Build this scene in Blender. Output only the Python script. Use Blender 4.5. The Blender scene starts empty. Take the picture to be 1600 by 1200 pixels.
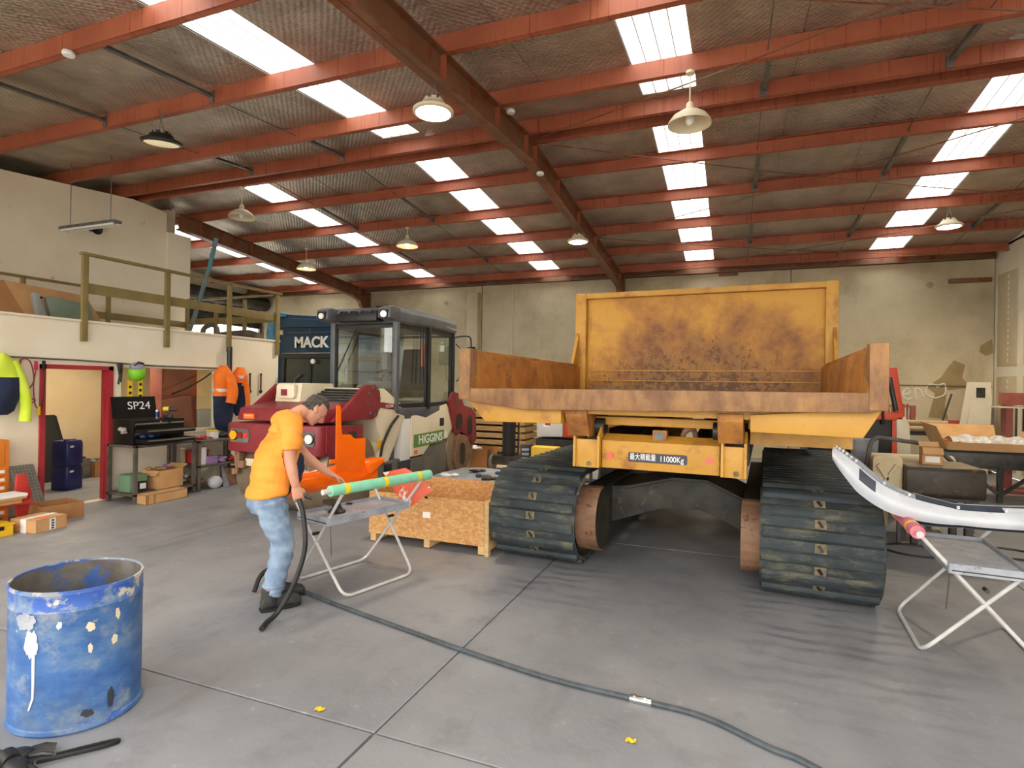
import bpy, bmesh, math, random
from mathutils import Vector, Matrix, Euler
random.seed(7)
S = bpy.context.scene
COL = S.collection
V = Vector
PI = math.pi

# ------------------------------------------------------------------ camera, sky, exposure
cam = bpy.data.cameras.new('camera')
cam.sensor_width = 36.0; cam.lens = 19.967; cam.clip_start = .05; cam.clip_end = 500
camo = bpy.data.objects.new('camera', cam); COL.objects.link(camo)
_y, _p, _r = .369698, .0017883, .0154436
_f = V((-math.sin(_y)*math.cos(_p), math.cos(_y)*math.cos(_p), math.sin(_p)))
_rt = V((math.cos(_y), math.sin(_y), 0)); _up = _rt.cross(_f)
_R = _rt*math.cos(_r)+_up*math.sin(_r); _U = _up*math.cos(_r)-_rt*math.sin(_r)
m4 = Matrix((( _R.x, _U.x, -_f.x, 0), (_R.y, _U.y, -_f.y, 0), (_R.z, _U.z, -_f.z, 1.8), (0, 0, 0, 1)))
camo.matrix_world = m4
S.camera = camo
SKY_STRENGTH = 4.0
w = bpy.data.worlds.new('sky'); S.world = w; w.use_nodes = True
w.node_tree.nodes['Background'].inputs[0].default_value = (1.0, .955, .885, 1)
w.node_tree.nodes['Background'].inputs[1].default_value = SKY_STRENGTH
S.view_settings.view_transform = 'Standard'; S.view_settings.look = 'None'
S.view_settings.gamma = 1; S.view_settings.use_curve_mapping = False
S.view_settings.exposure = 0.42
def portal(name, loc, rot, sx, sy):
    l = bpy.data.lights.new(name, 'AREA'); l.shape = 'RECTANGLE'; l.size = sx; l.size_y = sy
    l.cycles.is_portal = True
    o = bpy.data.objects.new(name, l); COL.objects.link(o); o.location = loc; o.rotation_euler = rot
portal('doorway_portal', (1.35, -.62, 2.15), (PI/2, 0, 0), 7.3, 4.3)
portal('doorway_portal', (-7.0, -.62, 2.15), (PI/2, 0, 0), 7.0, 4.3)
portal('side_doorway_portal', (-16.02, 13.65, 1.85), (0, -PI/2, 0), 3.6, 4.2)

# ------------------------------------------------------------------ materials
def lin(c):
    if isinstance(c, str):
        c = tuple(int(c[i:i+2], 16) for i in (0, 2, 4))
    o = []
    for v in c[:3]:
        v = v/255.0
        o.append(v/12.92 if v <= .04045 else ((v+.055)/1.055)**2.4)
    return (*o, 1)
MT = {}
class NT:
    def __init__(s, name):
        s.m = bpy.data.materials.new(name); s.m.use_nodes = True
        s.t = s.m.node_tree; s.b = s.t.nodes['Principled BSDF']; s.out = s.t.nodes['Material Output']
        MT[name] = s.m
        tc = s.n('ShaderNodeTexCoord'); oi = s.n('ShaderNodeObjectInfo')
        va = s.n('ShaderNodeVectorMath'); va.operation = 'MULTIPLY_ADD'
        va.inputs[0].default_value = (17, 31, 23)
        s.l(oi.outputs['Random'], va.inputs[1]); s.l(tc.outputs['Object'], va.inputs[2])
        s.co = va.outputs[0]; s.raw = tc.outputs['Object']
    def n(s, k): return s.t.nodes.new(k)
    def l(s, a, b): s.t.links.new(a, b)
    def noise(s, scale, detail=5, rough=.55, co=None, stretch=None, dist=0):
        n = s.n('ShaderNodeTexNoise'); n.inputs['Scale'].default_value = scale
        n.inputs['Detail'].default_value = detail; n.inputs['Roughness'].default_value = rough
        n.inputs['Distortion'].default_value = dist
        co = co or s.co
        if stretch:
            mp = s.n('ShaderNodeMapping'); mp.inputs['Scale'].default_value = stretch
            s.l(co, mp.inputs[0]); co = mp.outputs[0]
        s.l(co, n.inputs['Vector']); return n.outputs['Fac']
    def ramp(s, fac, *st):
        r = s.n('ShaderNodeValToRGB'); e = r.color_ramp.elements
        while len(e) < len(st): e.new(.5)
        for i, (p, c) in enumerate(st):
            e[i].position = p
            e[i].color = lin(c) if not isinstance(c, (int, float)) else (c, c, c, 1)
        s.l(fac, r.inputs[0]); return r.outputs[0]
    def mix(s, fac, a, b, mode='MIX'):
        m = s.n('ShaderNodeMix'); m.data_type = 'RGBA'; m.blend_type = mode
        for v, i in ((fac, 0), (a, 6), (b, 7)):
            if isinstance(v, (int, float)): m.inputs[i].default_value = v
            elif isinstance(v, (tuple, str)): m.inputs[i].default_value = lin(v)
            else: s.l(v, m.inputs[i])
        return m.outputs[2]
    def bump(s, h, strength=.3, dist=.02):
        b = s.n('ShaderNodeBump'); b.inputs['Strength'].default_value = strength; b.inputs['Distance'].default_value = dist
        s.l(h, b.inputs['Height']); s.l(b.outputs[0], s.b.inputs['Normal'])
    def set(s, col=None, rough=None, metal=None, **k):
        for v, key in ((col, 'Base Color'), (rough, 'Roughness'), (metal, 'Metallic')):
            if v is None: continue
            if isinstance(v, (int, float)): s.b.inputs[key].default_value = v
            elif isinstance(v, (tuple, str)): s.b.inputs[key].default_value = lin(v)
            else: s.l(v, s.b.inputs[key])
        for a, v in k.items(): s.b.inputs[a.replace('_', ' ')].default_value = v
def mat(name, c, c2=None, s=6, rough=.6, metal=0, bump=0, bs=None, lo=.38, hi=.64, c3=None, s3=14, t3=(.6, .66), detail=5, stretch=None, **k):
    t = NT(name)
    if c2 is None: col = c
    else: col = t.ramp(t.noise(s, detail, stretch=stretch), (lo, c), (hi, c2))
    if c3 is not None:
        col = t.mix(t.ramp(t.noise(s3, 8, .65), (t3[0], 0.), (t3[1], 1.)), col, c3)
    t.set(col, rough, metal, **k)
    if bump: t.bump(t.noise(bs or s*4, 4), bump)
    return t.m
# room
t = NT('floor_concrete')
c = t.ramp(t.noise(.55, 6, .6, co=t.raw), (.3, (121, 123, 129)), (.5, (139, 140, 145)), (.72, (155, 155, 159)))
c = t.mix(t.ramp(t.noise(3.2, 9, .68, co=t.raw), (.52, 0.), (.74, .5)), c, (100, 100, 104))
c = t.mix(t.ramp(t.noise(9, 8, .7, co=t.raw), (.6, 0.), (.72, .5)), c, (178, 177, 178))
c = t.mix(t.ramp(t.noise(1.1, 7, .6, co=t.raw, stretch=(2.2, .5, 1)), (.6, 0.), (.72, .45)), c, (104, 102, 104))
sx = t.n('ShaderNodeSeparateXYZ'); t.l(t.raw, sx.inputs[0])
def band(o, a0, a1, b0, b1):
    r1 = t.n('ShaderNodeMapRange'); r1.interpolation_type = 'SMOOTHSTEP'; r1.inputs[1].default_value = a0; r1.inputs[2].default_value = a1; t.l(o, r1.inputs[0])
    r2 = t.n('ShaderNodeMapRange'); r2.interpolation_type = 'SMOOTHSTEP'; r2.inputs[1].default_value = b0; r2.inputs[2].default_value = b1; r2.inputs[3].default_value = 1; r2.inputs[4].default_value = 0; t.l(o, r2.inputs[0])
    return mul(r1.outputs[0], r2.outputs[0])
def mul(a, b):
    m = t.n('ShaderNodeMath'); m.operation = 'MULTIPLY'
    for v, i in ((a, 0), (b, 1)):
        if isinstance(v, float): m.inputs[i].default_value = v
        else: t.l(v, m.inputs[i])
    return m.outputs[0]
wv = t.n('ShaderNodeTexWave'); wv.bands_direction = 'Y'; wv.inputs['Scale'].default_value = 1.75; wv.inputs['Distortion'].default_value = 4.5; wv.inputs['Detail'].default_value = 3; wv.inputs['Detail Scale'].default_value = 1.4; t.l(t.raw, wv.inputs['Vector'])
stk = t.ramp(wv.outputs['Fac'], (.45, 0.), (.8, 1.))
for xa, xb, ya, yb in ((-1.9, -.9, 4.1, 5.6), (.1, 1.35, 3.3, 5.7)):
    mk = mul(band(sx.outputs[0], xa-.15, xa+.15, xb-.3, xb+.15), band(sx.outputs[1], ya, ya+.9, yb, yb+.2))
    c = t.mix(mul(mul(mul(mk, stk), t.ramp(t.noise(2.5, 5, co=t.raw), (.38, 0.), (.6, 1.))), .42), c, (66, 68, 76))
t.set(c, t.ramp(t.noise(2.3, 5, co=t.raw), (.3, .42), (.7, .66)))
t.bump(t.noise(24, 6, .6, co=t.raw), .18, .01)
t = NT('tiltup_concrete')
c = t.ramp(t.noise(.6, 7, .62), (.3, (166, 154, 126)), (.52, (200, 188, 158)), (.75, (216, 205, 176)))
c = t.mix(t.ramp(t.noise(1.3, 8, .65, stretch=(1, 1, .45)), (.56, 0.), (.72, .5)), c, (140, 124, 92))
c = t.mix(t.ramp(t.noise(13, 9, .7), (.66, 0.), (.7, .75)), c, (104, 88, 64))
t.set(c, .85); t.bump(t.noise(9, 8, .6), .25, .02)
mat('cream_wall', (236, 224, 200), (243, 234, 214), 1.1, .75, c3=(176, 160, 134), s3=3.2, t3=(.66, .76), bump=.05, bs=20)
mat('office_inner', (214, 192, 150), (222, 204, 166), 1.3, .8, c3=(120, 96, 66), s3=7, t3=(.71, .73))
mat('plaster', (226, 218, 196), (236, 230, 212), 2, .8)
mat('plasterboard', (196, 180, 146), (206, 192, 160), 2, .85)
mat('filler_dab', (232, 226, 210), None, rough=.8)
t = NT('foil')
c = t.ramp(t.noise(2.0, 6, .6, co=t.raw), (.3, (168, 160, 148)), (.7, (208, 200, 188)))
c = t.mix(t.ramp(t.noise(.7, 6, .6, co=t.raw), (.5, 0.), (.72, .4)), c, (128, 110, 90))
c = t.mix(t.ramp(t.noise(26, 6, .7, co=t.raw, stretch=(.6, 1.3, 1)), (.62, 0.), (.7, .5)), c, (108, 96, 82))
t.set(c, .42, .85)
def wave(rot, scale):
    mp = t.n('ShaderNodeMapping'); mp.inputs['Rotation'].default_value = (0, 0, rot); t.l(t.raw, mp.inputs[0])
    wn = t.n('ShaderNodeTexWave'); wn.inputs['Scale'].default_value = scale; wn.inputs['Distortion'].default_value = .6; wn.inputs['Detail'].default_value = 1; t.l(mp.outputs[0], wn.inputs['Vector']); return wn.outputs['Fac']
def madd(a, k, b):
    m = t.n('ShaderNodeMath'); m.operation = 'MULTIPLY_ADD'; m.inputs[1].default_value = k; t.l(a, m.inputs[0])
    if isinstance(b, float): m.inputs[2].default_value = b
    else: t.l(b, m.inputs[2])
    return m.outputs[0]
h = madd(wave(.7, 5.2), .35, madd(wave(-.7, 5.2), .35, madd(t.noise(11, 6, .65, co=t.raw, stretch=(.7, 1.5, 1), dist=.8), 1.6, madd(t.noise(3, 3, .5, co=t.raw, stretch=(2.2, .6, 1)), 1.6, 0.0))))
t.bump(h, .7, .03)
t = NT('red_oxide')
c = t.ramp(t.noise(1.4, 6, .6), (.3, (146, 74, 50)), (.7, (174, 98, 68)))
c = t.mix(t.ramp(t.noise(5, 6, .6, stretch=(6, 1, .15)), (.56, 0.), (.66, .8)), c, (120, 48, 34))
c = t.mix(t.ramp(t.noise(11, 8, .7), (.66, 0.), (.7, .8)), c, (92, 52, 40))
t.set(c, .55)
mat('rafter_brown', (112, 76, 54), (134, 94, 68), 2, .5, c3=(116, 58, 26), s3=4, t3=(.5, .62))
mat('galv', (96, 96, 92), (122, 122, 118), 8, .5, .4)
t = NT('skylight_sheet')
tr = t.n('ShaderNodeBsdfTransparent'); tr.inputs[0].default_value = (.86, .89, .9, 1)
tl = t.n('ShaderNodeBsdfTranslucent'); tl.inputs[0].default_value = (.9, .93, .95, 1)
mx = t.n('ShaderNodeMixShader'); mx.inputs[0].default_value = .35
t.l(tr.outputs[0], mx.inputs[1]); t.l(tl.outputs[0], mx.inputs[2]); t.l(mx.outputs[0], t.out.inputs[0])
mat('roof_metal', (150, 152, 152), rough=.5, metal=.6)
mat('pavement', (186, 184, 178), (200, 198, 192), 1.5, .9)
t = NT('glass')
gl = t.n('ShaderNodeBsdfGlossy'); gl.inputs['Roughness'].default_value = .02; gl.inputs[0].default_value = (1, 1, 1, 1)
tr = t.n('ShaderNodeBsdfTransparent'); tr.inputs[0].default_value = (.95, .98, .965, 1)
fr = t.n('ShaderNodeLayerWeight'); pw = t.n('ShaderNodeMath'); pw.operation = 'POWER'; pw.inputs[1].default_value = 4.0; t.l(fr.outputs['Facing'], pw.inputs[0]); ma = t.n('ShaderNodeMath'); ma.operation = 'MULTIPLY_ADD'; ma.inputs[1].default_value = .85; ma.inputs[2].default_value = .06; t.l(pw.outputs[0], ma.inputs[0])
mx = t.n('ShaderNodeMixShader'); t.l(ma.outputs[0], mx.inputs[0]); t.l(tr.outputs[0], mx.inputs[1]); t.l(gl.outputs[0], mx.inputs[2]); t.l(mx.outputs[0], t.out.inputs[0])
# paints
t = NT('dumper_yellow')
c = t.ramp(t.noise(2, 6, .6), (.3, (178, 128, 40)), (.7, (200, 150, 60)))
c = t.mix(t.ramp(t.noise(2.6, 9, .72), (.52, 0.), (.66, .85)), c, (138, 86, 42))
c = t.mix(t.ramp(t.noise(22, 8, .7), (.66, 0.), (.69, .9)), c, (88, 50, 30))
t.set(c, .5); t.bump(t.noise(16, 6), .12, .01)
t = NT('dumper_rust')
c = t.ramp(t.noise(1.7, 8, .66), (.3, (128, 78, 38)), (.48, (164, 106, 44)), (.66, (186, 130, 60)))
c = t.mix(t.ramp(t.noise(4.5, 9, .72), (.52, 0.), (.62, .7)), c, (104, 66, 42))
c = t.mix(t.ramp(t.noise(15, 8, .7), (.63, 0.), (.68, .85)), c, (92, 54, 36))
t.set(c, .62); t.bump(t.noise(20, 7, .65), .3, .012)
t = NT('headboard_rust')
sx = t.n('ShaderNodeSeparateXYZ'); t.l(t.raw, sx.inputs[0])
mz = t.n('ShaderNodeMapRange'); mz.inputs[1].default_value = 1.75; mz.inputs[2].default_value = 3.05; mz.inputs[3].default_value = .16; mz.inputs[4].default_value = -.12; t.l(sx.outputs[2], mz.inputs[0])
ax = t.n('ShaderNodeMath'); ax.operation = 'ABSOLUTE'; t.l(sx.outputs[0], ax.inputs[0])
mx2 = t.n('ShaderNodeMapRange'); mx2.inputs[1].default_value = .5; mx2.inputs[2].default_value = 1.6; mx2.inputs[3].default_value = .04; mx2.inputs[4].default_value = -.1; t.l(ax.outputs[0], mx2.inputs[0])
a1 = t.n('ShaderNodeMath'); t.l(mz.outputs[0], a1.inputs[0]); t.l(mx2.outputs[0], a1.inputs[1])
def sh2(n):
    a = t.n('ShaderNodeMath'); t.l(n, a.inputs[0]); t.l(a1.outputs[0], a.inputs[1]); return a.outputs[0]
c = t.ramp(sh2(t.noise(1.5, 9, .68)), (.36, (196, 146, 56)), (.5, (168, 116, 50)), (.62, (132, 86, 46)), (.78, (98, 66, 42)))
c = t.mix(t.ramp(sh2(t.noise(9, 9, .75)), (.56, 0.), (.64, .6)), c, (150, 112, 62))
c = t.mix(t.ramp(sh2(t.noise(16, 8, .7)), (.64, 0.), (.69, .8)), c, (86, 54, 36))
c = t.mix(t.ramp(t.noise(7, 4, .5, stretch=(4, 1, .25)), (.66, 0.), (.72, .5)), c, (110, 64, 30))
t.set(c, .6); t.bump(t.noise(20, 7, .65), .3, .012)
t = NT('dumper_lip')
c = t.ramp(t.noise(5, 8, .7, stretch=(1.6, 1, .7)), (.3, (108, 76, 48)), (.5, (140, 102, 68)), (.7, (170, 126, 76)))
c = t.mix(t.ramp(t.noise(2.2, 6, .6), (.56, 0.), (.7, .7)), c, (104, 68, 50))
t.set(c, .6, .15); t.bump(t.noise(28, 7, .65), .35, .012)
t = NT('track_rubber')
c = t.ramp(t.noise(3, 6, .6), (.3, (30, 38, 43)), (.7, (56, 66, 70)))
c = t.mix(t.ramp(t.noise(5, 9, .75, stretch=(.6, 1.6, 1.6)), (.5, 0.), (.68, .62)), c, (122, 116, 90))
t.set(c, .72); t.bump(t.noise(18, 8, .7), .4, .015)
mat('track_dirt', (100, 92, 72), (128, 116, 90), 20, .9, bump=.4)
mat('grimy_black', (34, 34, 32), (62, 58, 48), 4, .6, bump=.2, c3=(110, 100, 72), s3=9, t3=(.6, .75))
mat('grimy_brown', (116, 84, 62), (146, 110, 84), 4, .65, bump=.2, c3=(84, 52, 40), s3=10)
mat('steel_dark', (60, 60, 60), (84, 82, 80), 6, .45, .7)
mat('chrome', (210, 210, 210), rough=.15, metal=1)
mat('maroon', (126, 34, 44), (142, 46, 54), 3, .42, c3=(96, 50, 50), s3=12, t3=(.64, .7))
mat('cream_paint', (222, 210, 180), (232, 222, 196), 2, .4, c3=(160, 140, 110), s3=10, t3=(.68, .74))
mat('cab_grey', (84, 88, 94), (100, 103, 108), 3, .45)
mat('body_grey', (96, 94, 86), (112, 108, 98), 3, .5)
mat('drum_steel', (140, 124, 104), (164, 148, 126), 3, .42, .5, bump=.06, stretch=(1, 1, 1))
mat('black_plastic', (20, 20, 22), (32, 32, 34), 8, .45)
mat('black_rubber', (18, 19, 20), (34, 36, 38), 10, .55)
mat('seat_black', (24, 24, 26), rough=.7)
mat('lamp_amber', (250, 170, 20), rough=.2); mat('lamp_red', (232, 50, 44), rough=.25); mat('lamp_darkred', (130, 24, 30), rough=.25)
mat('lens_white', (236, 238, 236), rough=.2); mat('white_paint', (232, 232, 230), rough=.45)
mat('text_white', (240, 240, 238), rough=.6); mat('sign_grey', (52, 54, 66), rough=.5); mat('higgins_green', (96, 140, 62), rough=.5)
mat('reflector', (232, 96, 84), rough=.3); mat('label_orange', (236, 110, 60), rough=.5); mat('label_yellow', (238, 180, 40), rough=.5); mat('label_white', (236, 236, 234), rough=.6)
mat('truck_blue', (14, 54, 84), (18, 64, 98), 2, .28); mat('truck_light', (70, 130, 166), (120, 170, 196), 2, .3)
mat('grille_dark', (38, 38, 38), rough=.6)
# workshop things
mat('hivis_orange', (246, 112, 22), (255, 134, 36), 5, .75); mat('hivis_yellow', (214, 240, 60), (226, 248, 84), 5, .75)
mat('navy_cloth', (22, 32, 58), (34, 46, 76), 6, .85, bump=.2); mat('reflective', (220, 220, 216), rough=.4)
mat('shirt', (244, 146, 44), (248, 158, 60), 4, .8, bump=.15, bs=9)
mat('denim', (108, 130, 158), (148, 168, 190), 5, .85, bump=.15, bs=60)
mat('skin', (196, 138, 112), (208, 152, 126), 8, .55); mat('hair', (52, 46, 42), (86, 80, 76), 40, .8, bump=.5, bs=120)
mat('boot', (40, 40, 42), (60, 58, 56), 9, .6, bump=.2); mat('sole', (28, 26, 24), rough=.8)
mat('white_tube', (186, 186, 184), (204, 204, 202), 8, .4, c3=(130, 126, 120), s3=24, t3=(.64, .68))
mat('tray_grey', (140, 146, 158), (168, 172, 180), 7, .5, c3=(110, 108, 110), s3=14)
mat('foam_green', (126, 202, 166), (142, 214, 180), 10, .7); mat('foam_pink', (214, 92, 112), (230, 140, 156), 8, .7)
mat('tape_yellow', (238, 206, 40), rough=.5)
mat('gloss_orange', (248, 104, 14), (252, 112, 20), 2, .12)
mat('primer_patch', (214, 92, 62), (222, 108, 78), 3, .5, c3=(236, 228, 220), s3=4.5, t3=(.53, .56))
t = NT('osb')
v = t.n('ShaderNodeTexVoronoi'); v.inputs['Scale'].default_value = 30; v.inputs['Randomness'].default_value = 1
mp = t.n('ShaderNodeMapping'); mp.inputs['Scale'].default_value = (1, 1, 1.7); mp.inputs['Rotation'].default_value = (.2, .5, .9); t.l(t.co, mp.inputs[0])
nz = t.n('ShaderNodeTexNoise'); nz.inputs['Scale'].default_value = 14; t.l(mp.outputs[0], nz.inputs['Vector'])
vm = t.n('ShaderNodeVectorMath'); vm.operation = 'MULTIPLY_ADD'; vm.inputs[1].default_value = (.12, .12, .12); t.l(nz.outputs['Color'], vm.inputs[0]); t.l(mp.outputs[0], vm.inputs[2]); t.l(vm.outputs[0], v.inputs['Vector'])
sp = t.n('ShaderNodeSeparateColor'); t.l(v.outputs['Color'], sp.inputs[0])
c = t.ramp(sp.outputs[0], (.1, (186, 134, 80)), (.5, (200, 150, 94)), (.9, (212, 166, 110)))
t.set(c, .75)
mat('pine', (200, 164, 112), (216, 182, 132), 3, .7, stretch=(1, 1, 8)); mat('old_timber', (150, 122, 84), (176, 146, 104), 4, .8, stretch=(1, 6, 6), bump=.2)
mat('plywood', (222, 204, 172), (230, 214, 186), 3, .7)
mat('cardboard', (196, 150, 100), (206, 162, 112), 4, .85); mat('cardboard_dark', (160, 112, 70), (172, 124, 80), 4, .85); mat('cardboard_in', (176, 130, 84), rough=.9)
t = NT('blue_drum')
c = t.ramp(t.noise(3.6, 8, .66, co=t.raw, stretch=(1, 1, 1.8)), (.32, (40, 80, 146)), (.5, (66, 108, 164)), (.68, (112, 138, 170)))
sx = t.n('ShaderNodeSeparateXYZ'); t.l(t.raw, sx.inputs[0])
mr = t.n('ShaderNodeMapRange'); mr.inputs[1].default_value = .38; mr.inputs[2].default_value = .78; mr.inputs[3].default_value = -.12; mr.inputs[4].default_value = .08; t.l(sx.outputs[2], mr.inputs[0])
def shift(n):
    a = t.n('ShaderNodeMath'); a.operation = 'ADD'; t.l(n, a.inputs[0]); t.l(mr.outputs[0], a.inputs[1]); return a.outputs[0]
c = t.mix(t.ramp(shift(t.noise(5.5, 9, .7, co=t.raw)), (.44, 0.), (.6, .85)), c, (150, 158, 164))
c = t.mix(t.ramp(shift(t.noise(5.2, 7, .6, co=t.raw, stretch=(1, 1, 1.6))), (.54, 0.), (.58, .9)), c, (48, 90, 178))
c = t.mix(t.ramp(shift(t.noise(8, 8, .66, co=t.raw)), (.58, 0.), (.63, .9)), c, (206, 200, 176))
c = t.mix(t.ramp(t.noise(2.6, 7, .6, co=t.raw, stretch=(1, 1, .7)), (.56, 0.), (.68, .6)), c, (62, 74, 92))
t.set(c, .5); t.bump(t.noise(10, 6, co=t.raw), .1, .01)
mat('drum_inside', (120, 116, 108), (92, 84, 76), 6, .7, c3=(60, 96, 160), s3=5, t3=(.52, .6), bump=.2)
mat('white_splash', (240, 240, 238), rough=.5)
mat('rail_olive', (128, 112, 66), (142, 124, 76), 4, .6); mat('door_red', (166, 44, 54), (182, 56, 64), 3, .45)
mat('can_blue', (22, 32, 92), (28, 40, 108), 4, .35); mat('toolbox_black', (14, 14, 16), (22, 22, 24), 6, .3); mat('alu', (188, 188, 186), rough=.3, metal=.9)
mat('bench_steel', (96, 90, 84), (120, 112, 104), 6, .5, .4)
mat('blue_cloth', (36, 66, 120), (48, 84, 146), 10, .8); mat('red_box', (176, 44, 40), (190, 56, 48), 4, .5); mat('orange_cab', (216, 120, 36), (226, 134, 48), 3, .5)
mat('yellow_box', (238, 190, 30), (244, 200, 44), 3, .45); mat('teal', (20, 92, 96), rough=.5); mat('lime', (130, 206, 40), rough=.45); mat('bag_clear', (150, 140, 140), (190, 184, 184), 18, .2)
mat('checker', (120, 116, 112), (140, 136, 132), 6, .4, .8); mat('checker_bar', (206, 202, 196), rough=.3, metal=.7); mat('purple', (150, 120, 170), rough=.6); mat('green_can', (110, 146, 116), rough=.6)
mat('beige_plastic', (206, 186, 146), (218, 200, 162), 5, .6, c3=(170, 146, 106), s3=9); mat('tank_dark', (42, 34, 26), (64, 52, 40), 4, .45, c3=(110, 92, 70), s3=7, bump=.1)
mat('dusty_top', (150, 130, 100), (170, 150, 118), 5, .8); mat('wrap_grey', (170, 170, 170), (214, 212, 206), 16, .3, bump=.4)
mat('press_red', (146, 76, 66), (164, 94, 84), 5, .6); mat('bumper_white', (186, 190, 198), (204, 206, 212), 3, .4, c3=(176, 170, 160), s3=8, t3=(.62, .7)); mat('bumper_back', (44, 52, 66), (60, 66, 78), 4, .6)
mat('machine_orange', (214, 66, 30), (226, 80, 40), 3, .45); mat('car_silver', (150, 156, 158), rough=.3, metal=.3); mat('car_green', (108, 124, 110), (126, 140, 126), 2, .35)
mat('old_glass', (44, 52, 48), rough=.1); mat('pipe_teal', (70, 140, 160), (120, 110, 100), 6, .5); mat('exhaust', (92, 86, 78), (120, 112, 100), 5, .5, .5)
mat('shade_cream', (216, 204, 176), rough=.5); mat('red_panel', (150, 74, 60), (164, 86, 70), 3, .7); mat('hose_grey', (56, 64, 70), (74, 82, 88), 12, .6)
mat('stain_brown', (150, 130, 92), (164, 144, 106), 4, .85); mat('chalk', (224, 220, 208), rough=.9); mat('pink_cable', (214, 40, 84), rough=.5); mat('red_cable', (150, 50, 46), rough=.5)
def emit(name, col, st):
    t = NT(name); t.set((255, 250, 235), .4)
    t.b.inputs['Emission Color'].default_value = lin(col); t.b.inputs['Emission Strength'].default_value = st
emit('lamp_glow', (255, 240, 205), 14.0); emit('unlit_glow', (255, 226, 160), .25)  # second one: faint glow put into the diffuser of a switched-off lamp
emit('machine_led', (255, 250, 240), 2.0)

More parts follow.
